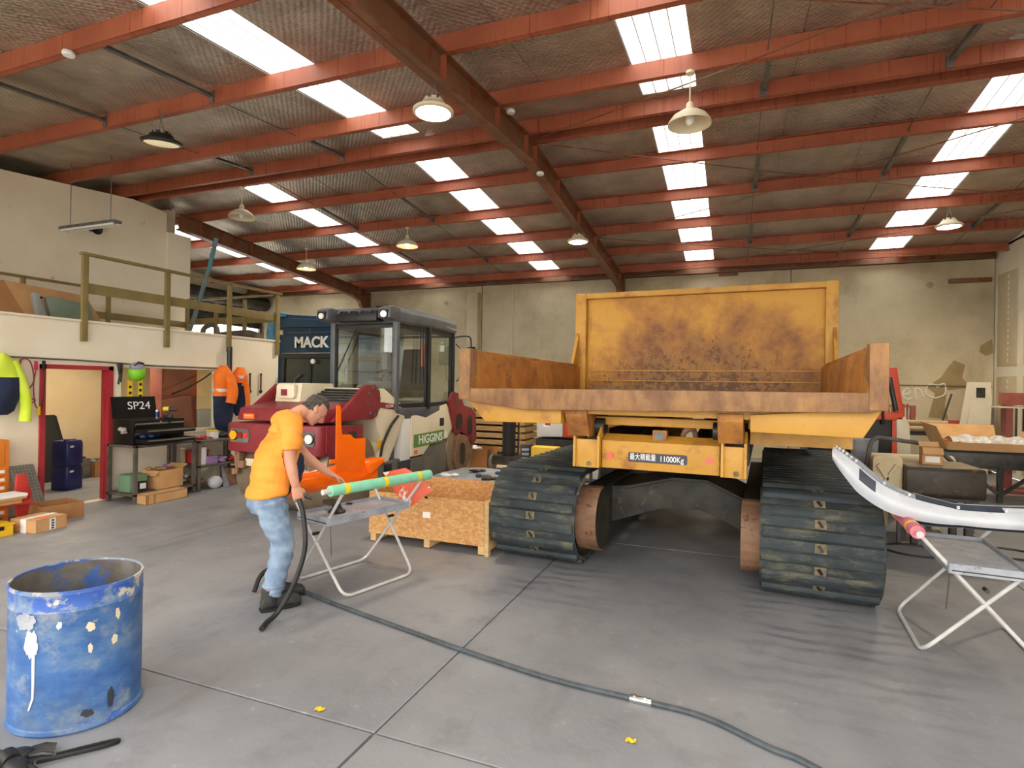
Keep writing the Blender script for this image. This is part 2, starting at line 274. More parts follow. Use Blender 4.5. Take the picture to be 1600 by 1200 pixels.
# ------------------------------------------------------------------ mesh helpers
class MB:
    def __init__(s): s.v = []; s.f = []
    def add(s, vs, fs, M=None):
        k = len(s.v)
        s.v += [tuple(M @ V(p)) if M else tuple(p) for p in vs]
        s.f += [tuple(i+k for i in f) for f in fs]; return s
    def bx(s, x0, x1, y0, y1, z0, z1, M=None):
        return s.add([(x0, y0, z0), (x1, y0, z0), (x1, y1, z0), (x0, y1, z0), (x0, y0, z1), (x1, y0, z1), (x1, y1, z1), (x0, y1, z1)],
                     [(0, 3, 2, 1), (4, 5, 6, 7), (0, 1, 5, 4), (1, 2, 6, 5), (2, 3, 7, 6), (3, 0, 4, 7)], M)
    def box(s, c, sz, rot=(0, 0, 0)):
        M = Matrix.Translation(c) @ Euler(rot).to_matrix().to_4x4()
        x, y, z = (q/2 for q in sz); return s.bx(-x, x, -y, y, -z, z, M)
    def bar(s, p0, p1, wd, ht, up=(0, 0, 1)):
        p0, p1 = V(p0), V(p1); d = (p1-p0); L = d.length; d.normalize(); up = V(up)
        if abs(d.dot(up)) > .98: up = V((1, 0, 0))
        r = d.cross(up).normalized(); u = r.cross(d)
        M = Matrix(((r.x, d.x, u.x, p0.x), (r.y, d.y, u.y, p0.y), (r.z, d.z, u.z, p0.z), (0, 0, 0, 1)))
        return s.bx(-wd/2, wd/2, 0, L, -ht/2, ht/2, M)
    def cyl(s, p0, p1, r0, r1=None, n=14, caps=True):
        return s.tube([p0, p1], [r0, r0 if r1 is None else r1], n, caps)
    def tube(s, pts, r, n=8, caps=True, flat=1.0):
        pts = [V(p) for p in pts]; N = len(pts)
        rr = r if isinstance(r, (list, tuple)) else [r]*N
        tg = []
        for i in range(N):
            a = pts[max(0, i-1)]; b = pts[min(N-1, i+1)]; d = b-a
            tg.append(d.normalized() if d.length > 1e-9 else V((0, 0, 1)))
        ref = V((0, 0, 1)) if abs(tg[0].z) < .9 else V((1, 0, 0))
        u = (ref - tg[0]*ref.dot(tg[0])).normalized(); vs = []; fs = []
        for i in range(N):
            u = (u - tg[i]*u.dot(tg[i]))
            u = u.normalized() if u.length > 1e-6 else V((1, 0, 0))
            q = tg[i].cross(u)
            for j in range(n):
                a = 2*PI*j/n; vs.append(pts[i]+(u*math.cos(a)+q*math.sin(a)*flat)*rr[i])
        for i in range(N-1):
            for j in range(n):
                k = (j+1) % n; fs.append((i*n+j, i*n+k, (i+1)*n+k, (i+1)*n+j))
        if caps: fs.append(tuple(range(n-1, -1, -1))); fs.append(tuple((N-1)*n+j for j in range(n)))
        return s.add(vs, fs)
    def lathe(s, prof, n=24, M=None, cap=False):
        vs = []; fs = []; N = len(prof)
        for r, z in prof:
            for j in range(n):
                a = 2*PI*j/n; vs.append((r*math.cos(a), r*math.sin(a), z))
        for i in range(N-1):
            for j in range(n):
                k = (j+1) % n; fs.append((i*n+j, i*n+k, (i+1)*n+k, (i+1)*n+j))
        if cap: fs.append(tuple(range(n-1, -1, -1))); fs.append(tuple((N-1)*n+j for j in range(n)))
        return s.add(vs, fs, M)
    def prism(s, poly, ax, a, b, M=None):
        f = {'x': lambda p, t: (t, p[0], p[1]), 'y': lambda p, t: (p[0], t, p[1]), 'z': lambda p, t: (p[0], p[1], t)}[ax]
        n = len(poly); vs = [f(p, a) for p in poly]+[f(p, b) for p in poly]
        return s.add(vs, [tuple(range(n)), tuple(range(2*n-1, n-1, -1))]+[(i, (i+1) % n, n+(i+1) % n, n+i) for i in range(n)], M)
    def loft(s, rings, caps=True, closed=True):
        n = len(rings[0]); vs = [p for r in rings for p in r]; fs = []
        for i in range(len(rings)-1):
            for j in range(n if closed else n-1):
                k = (j+1) % n; fs.append((i*n+j, i*n+k, (i+1)*n+k, (i+1)*n+j))
        if caps and closed: fs.append(tuple(range(n-1, -1, -1))); fs.append(tuple((len(rings)-1)*n+j for j in range(n)))
        return s.add(vs, fs)
    def ball(s, c, r, nu=14, nv=9, M=None):
        r = r if isinstance(r, (tuple, list)) else (r, r, r); vs = []; fs = []
        for i in range(nv+1):
            t = PI*i/nv
            for j in range(nu):
                a = 2*PI*j/nu; vs.append((c[0]+r[0]*math.sin(t)*math.cos(a), c[1]+r[1]*math.sin(t)*math.sin(a), c[2]+r[2]*math.cos(t)))
        for i in range(nv):
            for j in range(nu):
                k = (j+1) % nu; fs.append((i*nu+j, i*nu+k, (i+1)*nu+k, (i+1)*nu+j))
        return s.add(vs, fs, M)
    def sheet(s, fn, nu, nv, th):
        P = [[V(fn(i/nu, j/nv)) for j in range(nv+1)] for i in range(nu+1)]; vs = []; fs = []
        W = nv+1; T = (nu+1)*W; bk = []
        for i in range(nu+1):
            for j in range(nv+1):
                a = P[min(i+1, nu)][j]-P[max(i-1, 0)][j]; b = P[i][min(j+1, nv)]-P[i][max(j-1, 0)]
                nn = a.cross(b); nn = nn.normalized() if nn.length > 1e-9 else V((0, 0, 1))
                vs.append(P[i][j]); bk.append(P[i][j]-nn*th)
        vs += bk
        for i in range(nu):
            for j in range(nv):
                a, b, c, d = i*W+j, (i+1)*W+j, (i+1)*W+j+1, i*W+j+1
                fs.append((a, b, c, d)); fs.append((a+T, d+T, c+T, b+T))
        for i in range(nu):
            for j in (0, nv): fs.append((i*W+j, (i+1)*W+j, (i+1)*W+j+T, i*W+j+T))
        for j in range(nv):
            for i in (0, nu): fs.append((i*W+j, i*W+j+1, i*W+j+1+T, i*W+j+T))
        return s.add(vs, fs)
    def mesh(s, name, m, bevel=0, smooth=False, world_of=None, seg=2, tri=False):
        bm = bmesh.new(); bv = [bm.verts.new(p) for p in s.v]
        for f in s.f:
            try: bm.faces.new([bv[i] for i in f])
            except ValueError: pass
        if smooth or bevel: bmesh.ops.remove_doubles(bm, verts=bm.verts, dist=1e-5)
        bmesh.ops.recalc_face_normals(bm, faces=bm.faces)
        if bevel:
            ed = [e for e in bm.edges if len(e.link_faces) == 2 and e.calc_face_angle(0) > .5]
            bmesh.ops.bevel(bm, geom=ed, offset=bevel, segments=seg, affect='EDGES', profile=.6, clamp_overlap=True)
        if world_of is not None: bm.transform(root_of(world_of).matrix_basis.inverted())
        me = bpy.data.meshes.new(name); bm.to_mesh(me); bm.free()
        if m: me.materials.append(MT[m])
        if smooth or bevel:
            me.polygons.foreach_set('use_smooth', [True]*len(me.polygons)); me.set_sharp_from_angle(angle=.62)
        return me
    def build(s, name, m, parent=None, bevel=0, smooth=False, world=False, label=None, seg=2):
        me = s.mesh(name, m, bevel, smooth, parent if world else None, seg)
        return put(name, me, parent, label)
def root_of(o):
    while o.parent: o = o.parent
    return o
def put(name, me, parent=None, label=None, M=None):
    o = bpy.data.objects.new(name, me); COL.objects.link(o)
    if parent: o.parent = parent
    if M is not None: o.matrix_basis = M
    if label: o['label'] = label
    return o
def tag(o, label, cat, group=None):
    o['label'] = label; o['category'] = cat
    if group: o['group'] = group
    return o
def thing(name, label, cat, loc=(0, 0, 0), rz=0, group=None):
    o = bpy.data.objects.new(name, None); COL.objects.link(o); o.empty_display_size = .1
    o.location = loc; o.rotation_euler = (0, 0, rz); return tag(o, label, cat, group)
def struct(name, mb, m, **k):
    o = mb.build(name, m, **k); o['kind'] = 'structure'; return o
def dup(o, parent=None):
    c = o.copy(); COL.objects.link(c)
    if parent: c.parent = parent
    for ch in list(o.children): dup(ch, c)
    return c
def text(name, body, size, m, parent, M, ext=.002, align='CENTER', sx=1.0, bold=0.0):
    cu = bpy.data.curves.new(name, 'FONT'); cu.body = body; cu.size = size; cu.extrude = ext; cu.align_x = align; cu.align_y = 'CENTER'; cu.offset = bold
    o = bpy.data.objects.new(name, cu); me = bpy.data.meshes.new_from_object(o); bpy.data.objects.remove(o); bpy.data.curves.remove(cu)
    me.name = name; me.materials.clear(); me.materials.append(MT[m])
    return put(name, me, parent, None, M @ Matrix.Diagonal((sx, 1, 1, 1)))
def face_neg_y(x, y, z): return Matrix.Translation((x, y, z)) @ Matrix.Rotation(PI/2, 4, 'X')
def face_pos_x(x, y, z): return Matrix.Translation((x, y, z)) @ Matrix.Rotation(PI/2, 4, 'Z') @ Matrix.Rotation(PI/2, 4, 'X')
def B(*a, **k): return MB().bx(*a, **k)
def curve(pts, n=6):
    """Catmull-Rom through pts"""
    P = [V(p) for p in pts]; P = [P[0]*2-P[1]]+P+[P[-1]*2-P[-2]]; o = []
    for i in range(1, len(P)-2):
        a, b, c, d = P[i-1:i+3]
        for k in range(n):
            t = k/n; o.append(.5*((2*b)+(c-a)*t+(2*a-5*b+4*c-d)*t*t+(3*b-a-3*c+d)*t**3))
    o.append(P[-2]); return o
def rrect(x0, x1, y0, y1, r, n=4):
    o = []
    for cx, cy, a0 in ((x1-r, y1-r, 0), (x0+r, y1-r, 90), (x0+r, y0+r, 180), (x1-r, y0+r, 270)):
        for i in range(n+1):
            a = math.radians(a0+90*i/n); o.append((cx+r*math.cos(a), cy+r*math.sin(a)))
    return o
# ------------------------------------------------------------------ the building
RZ = 5.70; PB = .087; YR = 8.0
def rz(y): return RZ-PB*abs(y-YR)
pv = struct('floor_outside', B(-60, 40, -60, -.62, -.2, -.012).bx(-60, -16.15, -.62, 60, -.2, -.012), 'pavement')
fl = struct('floor', B(-16, 5.54, -.62, 16, -.2, -.012), 'floor_concrete')
xs = [-16, -10.09, -5.89, -1.69, 2.51, 5.54]; ys = [-.62, 2.48, 6.53, 10.58, 14.6, 16]
for i in range(5):
    for j in range(5):
        B(xs[i]+.006, xs[i+1]-.006, ys[j]+.006, ys[j+1]-.006, -.012, 0).build('slab', 'floor_concrete', fl, bevel=.004, seg=1)
# back wall of tilt-up panels
wb = struct('wall_back', B(-16.2, 5.75, 16.02, 16.2, 0, 5.05), 'tiltup_concrete')
px = [-16.0, -11.47, -7.22, -2.92, 1.35, 5.54]
for i in range(5):
    B(px[i]+.012, px[i+1]-.012, 15.96, 16.03, 0, 4.95).build('panel', 'tiltup_concrete', wb, bevel=.008, seg=1)
B(-7.62, -7.26, 15.72, 15.96, 0, 4.6).build('pilaster', 'tiltup_concrete', wb, bevel=.02)
for x, z in ((-10.6, 4.3), (-8.45, 4.35), (-10.9, 4.2), (-3.9, 4.3), (-2.1, 4.3), (-.05, 4.35), (1.0, 4.25), (4.3, 4.3)):
    MB().cyl((x, 15.965, z), (x, 15.95, z), .07, n=16).build('lifting_insert', 'dusty_top', wb)
MB().tube([(-6.2, 15.94, 4.9), (-6.2, 15.94, 1.0)], .015, 6).build('conduit', 'shade_cream', wb)
MB().tube([(2.6, 15.94, 1.95), (5.5, 15.94, 1.93)], .012, 6).build('conduit', 'galv', wb)
for x, z in ((-.35, 4.8), (-11.0, 4.3), (4.95, 4.36)):
    B(x-.3 if x > 0 else x-.02, x+.5 if x > 0 else x+.45, 15.86, 15.96, z-.05, z+.05).build('bracket', 'rafter_brown', wb, bevel=.01)
for pg in ([(4.78, 2.53), (5.0, 2.43), (4.94, 2.13), (5.11, 1.9), (4.66, 1.83), (4.62, 1.46), (4.69, 1.16), (4.3, 1.19), (4.42, 1.75), (4.25, 1.9), (4.54, 2.13), (4.66, 2.35)], [(5.28, 2.87), (5.49, 3.01), (5.52, 2.69), (5.38, 2.63), (5.26, 2.72)], [(5.03, 1.76), (5.2, 1.69), (5.22, 1.33), (5.06, 1.25), (4.98, 1.51)]):
    MB().prism(pg, 'y', 15.957, 15.962).build('stain', 'stain_brown', wb)
def chalk(pts): MB().tube(curve([(x, 15.955, z) for x, z in pts], 5), .02, 5).build('chalk_mark', 'chalk', wb)
chalk([(3.55, 1.85), (3.62, 1.6), (3.72, 1.85)]); chalk([(3.8, 1.7), (3.93, 1.75), (3.88, 1.86), (3.79, 1.75), (3.86, 1.6), (3.97, 1.63)])
chalk([(4.06, 1.62), (4.04, 1.85), (4.14, 1.82), (4.2, 1.66)]); chalk([(4.5, 1.95), (4.3, 1.95), (4.25, 1.75), (4.42, 1.65), (4.62, 1.75), (4.6, 1.98), (4.45, 1.9)])
chalk([(3.5, .95), (3.65, 1.15), (3.7, .95)]); chalk([(4.1, 1.05), (3.98, 1.3), (3.85, 1.1), (3.95, .85), (4.12, .95), (3.9, 1.1)])
# right wall: plasterboard with filled joints
wr = struct('wall_right', B(5.54, 5.75, -.62, 16.02, 0, 5.05).prism([(-.62, 5.05), (16.02, 5.05), (16.02, rz(16)), (8, rz(8)), (-.62, rz(-.6))], 'x', 5.54, 5.75), 'plaster')
bd = [B(5.528, 5.541, -.48, .48, -1.02, 1.02).mesh('plasterboard_panel', 'plasterboard', .003)]
dd = MB()
for k in range(-7, 8): dd.ball((5.528, 0, k*.13), (.006, .035, .045), 8, 5)
dd = dd.mesh('filler_dab', 'filler_dab', smooth=True)
for k in range(13):
    for zz in (1.13, 3.4):
        p = put('plasterboard_panel', bd[0], wr, None, Matrix.Translation((0, 15.32-1.24*k, zz)))
        put('filler_dab', dd, p, None, Matrix.Translation((0, -.05, 0)))
# upper left wall, its lower end post, and the office block under the mezzanine
wl = struct('wall_left', MB().prism([(-.62, 0), (8.75, 0), (8.75, rz(8.75)-.22), (8, rz(8)-.22), (-.62, rz(-.62)-.22)], 'x', -11.67, -11.47), 'cream_wall')
B(-11.67, -11.42, 8.75, 9.3, 0, 5.0).build('end_post', 'cream_wall', wl, bevel=.01)
ow = B(-8.78, -8.66, -.62, 4.87, 0, 2.62).bx(-8.78, -8.66, 4.87, 5.71, 1.93, 2.62).bx(-8.78, -8.66, 5.71, 5.88, 0, 2.62)
ow.bx(-8.78, -8.66, 5.88, 7.64, 0, .95).bx(-8.78, -8.66, 5.88, 7.64, 1.98, 2.62).bx(-8.78, -8.66, 7.64, 9.1, 0, 2.62).bx(-11.47, -8.78, 8.98, 9.1, 0, 2.62)
wo = struct('wall_office', ow, 'cream_wall')
B(-8.655, -8.63, -.62, 9.12, 2.605, 2.635).build('edge_trim', 'cream_wall', wo)
fm = struct('floor_mezzanine', B(-11.47, -8.7, -.62, 9.08, 2.5, 2.615), 'plywood')
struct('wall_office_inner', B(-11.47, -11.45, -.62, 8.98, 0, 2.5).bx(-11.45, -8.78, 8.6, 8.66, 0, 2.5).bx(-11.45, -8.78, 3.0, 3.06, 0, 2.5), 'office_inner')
dr = struct('door_1', B(-8.80, -8.63, 4.81, 4.875, 0, 1.98).bx(-8.80, -8.63, 5.705, 5.77, 0, 1.98).bx(-8.80, -8.63, 4.81, 5.77, 1.925, 1.985), 'door_red')
B(-8.72, -8.69, 4.86, 4.885, 0, 1.93).bx(-8.72, -8.69, 5.68, 5.71, 0, 1.93).build('door_stop', 'door_red', dr)
B(-8.8, -8.66, 4.87, 5.71, 0, .008).build('threshold', 'cream_wall', dr)
wn = struct('window_1', B(-8.79, -8.64, 5.83, 5.89, .9, 2.03).bx(-8.79, -8.64, 7.63, 7.69, .9, 2.03).bx(-8.79, -8.64, 5.89, 7.63, .9, .96).bx(-8.79, -8.64, 5.89, 7.63, 1.98, 2.03), 'cream_wall')
B(-8.735, -8.73, 5.89, 7.63, .96, 1.98).build('pane', 'glass', wn)
# roof
ceil_strips = [(-16.2, -13.3), (-12.62, -9.18), (-8.5, -5.22), (-4.55, -1.16), (-.48, 2.93), (3.6, 5.75)]
sky_strips = [(-13.3, -12.62), (-9.18, -8.5), (-5.22, -4.55), (-1.16, -.48), (2.93, 3.6)]
def slab_pts(mb, x0, x1, y0, y1, dz, th):
    return mb.prism([(y0, rz(y0)+dz), (y1, rz(y1)+dz), (y1, rz(y1)+dz+th), (y0, rz(y0)+dz+th)], 'x', x0, x1)
mb = MB()
for a, b in ceil_strips:
    slab_pts(mb, a, b, -.8, 8, .03, .03); slab_pts(mb, a, b, 8, 16.2, .03, .03)
mb.bx(-16.2, 5.75, 7.7, 8.3, rz(8)+.06, rz(8)+.075)
ce = struct('ceiling', mb, 'roof_metal')
for a, b in ceil_strips:
    n = max(1, round((b-a)/1.15))
    for k in range(n):
        x0 = a+(b-a)*k/n; x1 = a+(b-a)*(k+1)/n
        for y0, y1 in ((-.7, 7.99), (8.01, 16.1)):
            m = MB(); N = 30
            def fn(u, v, x0=x0, x1=x1, y0=y0, y1=y1):
                y = y0+(y1-y0)*u
                return (x0+.004+(x1-x0-.008)*v, y, rz(y)+.012-.03*math.sin(PI*v)*(.6+.4*math.sin(y*4.3+x0)))
            m.sheet(fn, N, 4, -.004); m.build('foil_sheet', 'foil', ce, smooth=True)
for a, b in sky_strips:
    for y0, y1 in ((-.75, 7.62), (8.32, 16.1)):
        if y0 < 0 and a < -6:
            m = MB(); m.sheet(lambda u, v: (a+.68*v, -.7+8.69*u, rz(-.7+8.69*u)+.012-.02*math.sin(PI*v)), 30, 4, -.004); m.build('foil_sheet', 'foil', ce, smooth=True)
            slab_pts(MB(), a, b, -.8, 7.99, .03, .03).build('roof_sheet', 'roof_metal', ce); continue
        m = MB(); w4 = (b-a)/4
        for k in range(4): slab_pts(m, a+k*w4+.004, a+(k+1)*w4-.004, y0, y1, .02, .006)
        sk = m.build('skylight', 'skylight_sheet', ce)
        m = MB()
        for k in range(1, 4): slab_pts(m, a+k*w4-.006, a+k*w4+.006, y0, y1, .012, .02)
        m.build('rib', 'white_paint', sk)
        portal('skylight_portal', ((a+b)/2, (y0+y1)/2, rz((y0+y1)/2)+.1), (math.atan(PB) if y0 < 5 else -math.atan(PB), 0, 0), b-a, y1-y0)
    m = MB().bx(a, b, 7.62, 8.32, rz(8)-.03, rz(8)-.01); m.build('ridge_closer', 'foil', ce)
PY = [.75, 2.25, 3.74, 5.25, 6.71, 7.8, 8.2, 9.42, 10.87, 12.35, 13.83, 15.3]
for y in PY:
    z = rz(y)-.2; x0 = -16.0; d = -1 if y < 8 else 1
    m = B(x0, 5.52, y-.004, y+.004, z, z+.2).bx(x0, 5.52, min(y, y-d*.07), max(y, y-d*.07), z, z+.008).bx(x0, 5.52, min(y, y-d*.07), max(y, y-d*.07), z+.192, z+.2)
    m.bx(x0, 5.52, y-d*.07-.004, y-d*.07+.004, z, z+.022)
    m.build('purlin', 'red_oxide', ce)
B(-16, 5.5, 15.86, 15.94, 4.83, 5.0).bx(-16, 5.5, 15.78, 15.94, 4.83, 4.85).build('eave_beam', 'rafter_brown', ce)
def ibeam(name, x, ys_, dz, parent=ce, depth=.34, wd=.17):
    for (y0, y1) in ys_:
        m = MB()
        for o0, o1, hw in ((-depth, -depth+.018, wd/2), (-.018, 0, wd/2), (-depth, 0, .006)):
            m.prism([(y0, rz(y0)-.2+dz+o0), (y1, rz(y1)-.2+dz+o0), (y1, rz(y1)-.2+dz+o1), (y0, rz(y0)-.2+dz+o1)], 'x', x-hw, x+hw)
        r = m.build(name, 'rafter_brown', parent)
        for y in PY:
            if y0 < y < y1:
                z = rz(y)-.2+dz
                B(x-.075, x+.075, y-.006, y+.006, z-depth+.02, z-.02).build('stiffener', 'red_oxide', r)
ibeam('rafter', -2.9, ((-.4, 8.0), (8.0, 15.6)), 0)
ibeam('rafter', -11.3, ((8.9, 15.6),), 0)
for x in (-2.9, -11.3):
    m = B(x-.085, x+.085, 15.52, 15.54, 0, 4.75).bx(x-.085, x+.085, 15.84, 15.86, 0, 4.8).bx(x-.006, x+.006, 15.54, 15.84, 0, 4.8)
    co = m.build('column', 'rafter_brown', ce)
    pl = [(15.54, 4.6), (15.54, 3.95), (15.47, 4.25), (15.3, 4.45), (14.9, 4.58), (14.9, 4.7)]
    MB().prism(pl, 'x', x-.06, x+.06).build('haunch', 'rafter_brown', co)
    B(x-.25, x+.3, 15.7, 15.9, 4.2, 4.28).build('bracket', 'rafter_brown', co)
# bridging bars, thin rods and wind bracing
for xb in (-8.1, -6.12, .31, 2.25, 4.4):
    for i in range(2, len(PY)-1):
        if i == 5: continue
        y0, y1 = PY[i], PY[i+1]
        if (i % 2 == 0) == (i < 5):
            MB().bar((xb, y0, rz(y0)-.1), (xb, y1, rz(y1)-.1), .006, .06).bar((xb+.025, y0, rz(y0)-.125), (xb+.025, y1, rz(y1)-.125), .05, .006).bx(xb-.03, xb+.04, y1-.02, y1-.008, rz(y1)-.2, rz(y1)-.04).build('bridging_bar', 'galv', ce)
        else: MB().cyl((xb, y0, rz(y0)-.12), (xb, y1, rz(y1)-.12), .007, n=6).build('tie_rod', 'galv', ce)
for (xa, ya), (xb, yb) in (((-2.8, 8.0), (5.4, 3.74)), ((-2.8, 3.74), (5.4, 8.0)), ((-2.8, 8.1), (5.4, 12.35)), ((-2.8, 12.35), (5.4, 8.1)), ((-2.8, 12.4), (5.4, 15.5)), ((-2.8, 15.4), (5.4, 12.4))):
    MB().tube([((xa+(xb-xa)*k/6), ya+(yb-ya)*k/6, rz(ya+(yb-ya)*k/6)-.23-.08*math.sin(PI*k/6)) for k in range(7)], .009, 6).build('brace_rod', 'rafter_brown', ce)
# front wall behind the camera and left outer wall, with their open roller doors
mb = B(-16.2, -10.6, -.8, -.6, 0, 5.0).bx(-3.4, -2.4, -.8, -.6, 0, 5.0).bx(5.1, 5.75, -.8, -.6, 0, 5.0).bx(-10.6, 5.1, -.8, -.6, 4.4, 4.98)
struct('wall_front', mb, 'tiltup_concrete')
mb = B(-16.2, -16.0, 9.1, 11.5, 0, rz(11.5)).bx(-16.2, -16.0, -.8, 9.1, 0, 5.45).bx(-16.2, -16.0, 15.85, 16.02, 0, 5.0).prism([(11.5, 4.4), (15.9, 4.4), (15.9, rz(15.9)), (11.5, rz(11.5))], 'x', -16.2, -16.0).bx(-16.2, -11.67, 8.9, 9.1, 0, 5.55)
wq = struct('wall_left_outer', mb, 'cream_wall')
d2 = struct('door_2', MB().cyl((-15.72, 11.4, 4.55), (-15.72, 15.85, 4.55), .24, n=18), 'steel_dark')
for k in range(10): B(-15.99, -15.955, 11.5, 15.85, 3.68+.075*k, 3.756+.075*k).build('slat', 'steel_dark', d2, bevel=.01, seg=1)
B(-15.99, -15.9, 15.8, 15.88, 0, 3.9).bx(-15.99, -15.9, 11.47, 11.55, 0, 3.9).build('guide_rail', 'steel_dark', d2)
# ------------------------------------------------------------------ tracked dump carrier
D = thing('tracked_dumper', 'rusty yellow crawler dump carrier with wide rubber tracks and an open tipping tray', 'dump truck', (-.63, 4.65, 0), -.05)
def belt_path(y0, y1, r, zc, n):
    """stadium in the yz plane, arc-length sampled: list of (y, z, angle of outward normal)"""
    Ls = y1-y0; Lc = PI*r; P = 2*Ls+2*Lc; o = []
    for i in range(n):
        s = P*i/n
        if s < Ls: o.append((y1-s, zc-r, -PI/2))
        elif s < Ls+Lc:
            a = -PI/2-(s-Ls)/r; o.append((y0+r*math.cos(a), zc+r*math.sin(a), a))
        elif s < 2*Ls+Lc: o.append((y0+(s-Ls-Lc), zc+r, PI/2))
        else:
            a = PI/2-(s-2*Ls-Lc)/r; o.append((y1+r*math.cos(a), zc+r*math.sin(a), a))
    return o
TR, TZ, TY0, TY1 = .44, .482, 1.02, 4.3
lug = MB()
lug.prism([(-.056, 0), (.056, 0), (.036, .04), (-.036, .04)], 'x', -.435, .435)
lugm = lug.mesh('track_lug', 'track_rubber', .006, seg=1)
hole = MB().bx(-.045, .045, -.04, .04, 0, .018); holem = hole.mesh('drive_slot', 'track_dirt', .008)
hole2 = MB().bx(-.012, .012, -.03, .03, .012, .021, Matrix.Rotation(.5, 4, 'Z')).mesh('slot_opening', 'black_rubber')
for side, xc in ((-1, -1.235), (1, 1.285)):
    pb = belt_path(TY0, TY1, TR, TZ, 128)
    rings = []
    for y, z, a in pb+pb[:1]:
        ny, nz = math.cos(a), math.sin(a); e = .028
        rings.append([(xc-.44, y-ny*e, z-nz*e), (xc-.45, y, z), (xc-.42, y+ny*.006, z+nz*.006), (xc+.42, y+ny*.006, z+nz*.006), (xc+.45, y, z), (xc+.44, y-ny*e, z-nz*e)])
    tk = MB().loft(rings, caps=False).build('track_belt', 'track_rubber', D, smooth=True)
    pl = belt_path(TY0, TY1, TR, TZ, 50)
    for k, (y, z, a) in enumerate(pl):
        Mx = Matrix.Translation((xc, y, z)) @ Matrix.Rotation(a-PI/2, 4, 'X')
        put('track_lug', lugm, tk, None, Mx)
        if k % 1 == 0 and (y < 1.4):
            y2, z2, a2 = belt_path(TY0, TY1, TR, TZ, 100)[2*k+1]
            M2 = Matrix.Translation((xc, y2, z2)) @ Matrix.Rotation(a2-PI/2, 4, 'X')
            h = put('drive_slot', holem, tk, None, M2); put('slot_opening', hole2, tk, None, M2)
    # wheels, rollers and the long side frame inside the belt
    for y, r in ((TY0, .38), (TY1, .38)):
        MB().cyl((xc-.2, y, TZ), (xc+.2, y, TZ), r, n=28).cyl((xc-.26, y, TZ), (xc+.26, y, TZ), .16, n=18).build('drive_wheel', 'grimy_black', D, smooth=True)
    for k in range(5):
        y = 1.6+.55*k
        MB().cyl((xc-.22, y, .2), (xc+.22, y, .2), .14, n=18).build('track_roller', 'grimy_black', D, smooth=True)
    xi = xc-side*.50
    pf = [(.92, .5)]
    pf = [(1.06+.28*math.cos(a), .46+.31*math.sin(a)) for a in [math.radians(q) for q in range(90, 271, 15)]]+[(4.2, .18), (4.2, .76)]
    MB().prism(pf, 'x', xi-.1, xi+.1).build('side_frame', 'grimy_black', D, bevel=.01)
    pf2 = [(p[0]-.012, p[1]) for p in pf[:13]]+[(p[0]+.04, p[1]) for p in pf[12::-1]] if False else [(1.06+.295*math.cos(a), .46+.325*math.sin(a)) for a in [math.radians(q) for q in range(90, 271, 15)]]
    ring = [(1.06+.278*math.cos(a), .46+.308*math.sin(a)) for a in [math.radians(q) for q in range(270, 89, -15)]]
    MB().prism(pf2+ring, 'x', xi-.105, xi+.105).build('frame_guard', 'grimy_brown', D)
# arched cross beam between the side frames
cb = [(-.72, .70), (-.45, .72), (.0, .84), (.34, .84), (.74, .66), (.74, .36), (.38, .52), (.26, .555), (-.08, .545), (-.45, .41), (-.72, .31)]
MB().prism(cb, 'y', 1.45, 2.3).build('cross_beam', 'grimy_black', D, bevel=.012)
MB().prism([(-.74, .70), (-.45, .725), (0, .845), (.34, .845), (.76, .66), (.76, .68), (.34, .87), (0, .87), (-.45, .75), (-.74, .72)], 'y', 1.42, 2.4).build('beam_cover', 'grimy_black', D)
# chassis: tail plate, side cheeks, rails, engine mass in the dark
ch = B(-.55, .55, .9, 3.9, 1.0, 1.08).bx(-.72, -.56, .8, 4.6, 1.12, 1.34).bx(.56, .74, .8, 4.6, 1.12, 1.34).build('chassis', 'grimy_black', D)
B(-.45, .53, .3, .33, 1.085, 1.325).prism([(.3, 1.325), (.42, 1.38), (.46, 1.36), (.33, 1.3)], 'x', -.45, .53).build('tail_plate', 'dumper_yellow', D, bevel=.006)
for a, b in ((-.70, -.46), (.54, .735)):
    ck = B(a+.02, b-.02, .27, .36, 1.08, 1.33).build('tail_cheek', 'dumper_yellow', D, bevel=.006)
    for xx in (a, b-.022):
        MB().prism([(.24, 1.085), (.45, 1.07), (.6, 1.42), (.36, 1.45), (.25, 1.36)], 'x', xx, xx+.022).build('cheek_rib', 'dumper_yellow', D, bevel=.003)
    MB().cyl(((a+b)/2+.02, .272, 1.115), ((a+b)/2+.02, .262, 1.115), .022, n=12).build('tie_hole', 'track_dirt', ck)
for x in (-.50, .52):
    MB().cyl((x-.05, .42, 1.44), (x+.05, .42, 1.44), .075, n=20).build('hinge_pin', 'steel_dark', D, smooth=True)
for a, b in ((-.74, -.54), (.52, .71)):
    MB().prism([(.12, 1.60), (.12, 1.54), (.22, 1.36), (.46, 1.34), (.6, 1.6)], 'x', a, b).build('hinge_arm', 'dumper_rust', D, bevel=.008)
sg = MB().prism(rrect(-.215, .275, 1.155, 1.235, .012), 'y', .290, .3).build('load_plate', 'sign_grey', D)
text('lettering', '最大積載量', .062, 'text_white', sg, face_neg_y(-.09, .288, 1.196), .001, sx=.72)
text('lettering', '11000Kg', .068, 'text_white', sg, face_neg_y(.15, .288, 1.192), .001, sx=.82)
for x, z in ((-.375, 1.195), (.45, 1.205)): MB().cyl((x, .3, z), (x, .288, z), .03, n=18).build('reflector', 'reflector', D, smooth=True)
lb = B(-.02, .10, .34, .42, 1.335, 1.43).build('light_bracket', 'dumper_rust', D, bevel=.006)
B(0, .08, .33, .345, 1.35, 1.415).build('work_light', 'galv', lb)
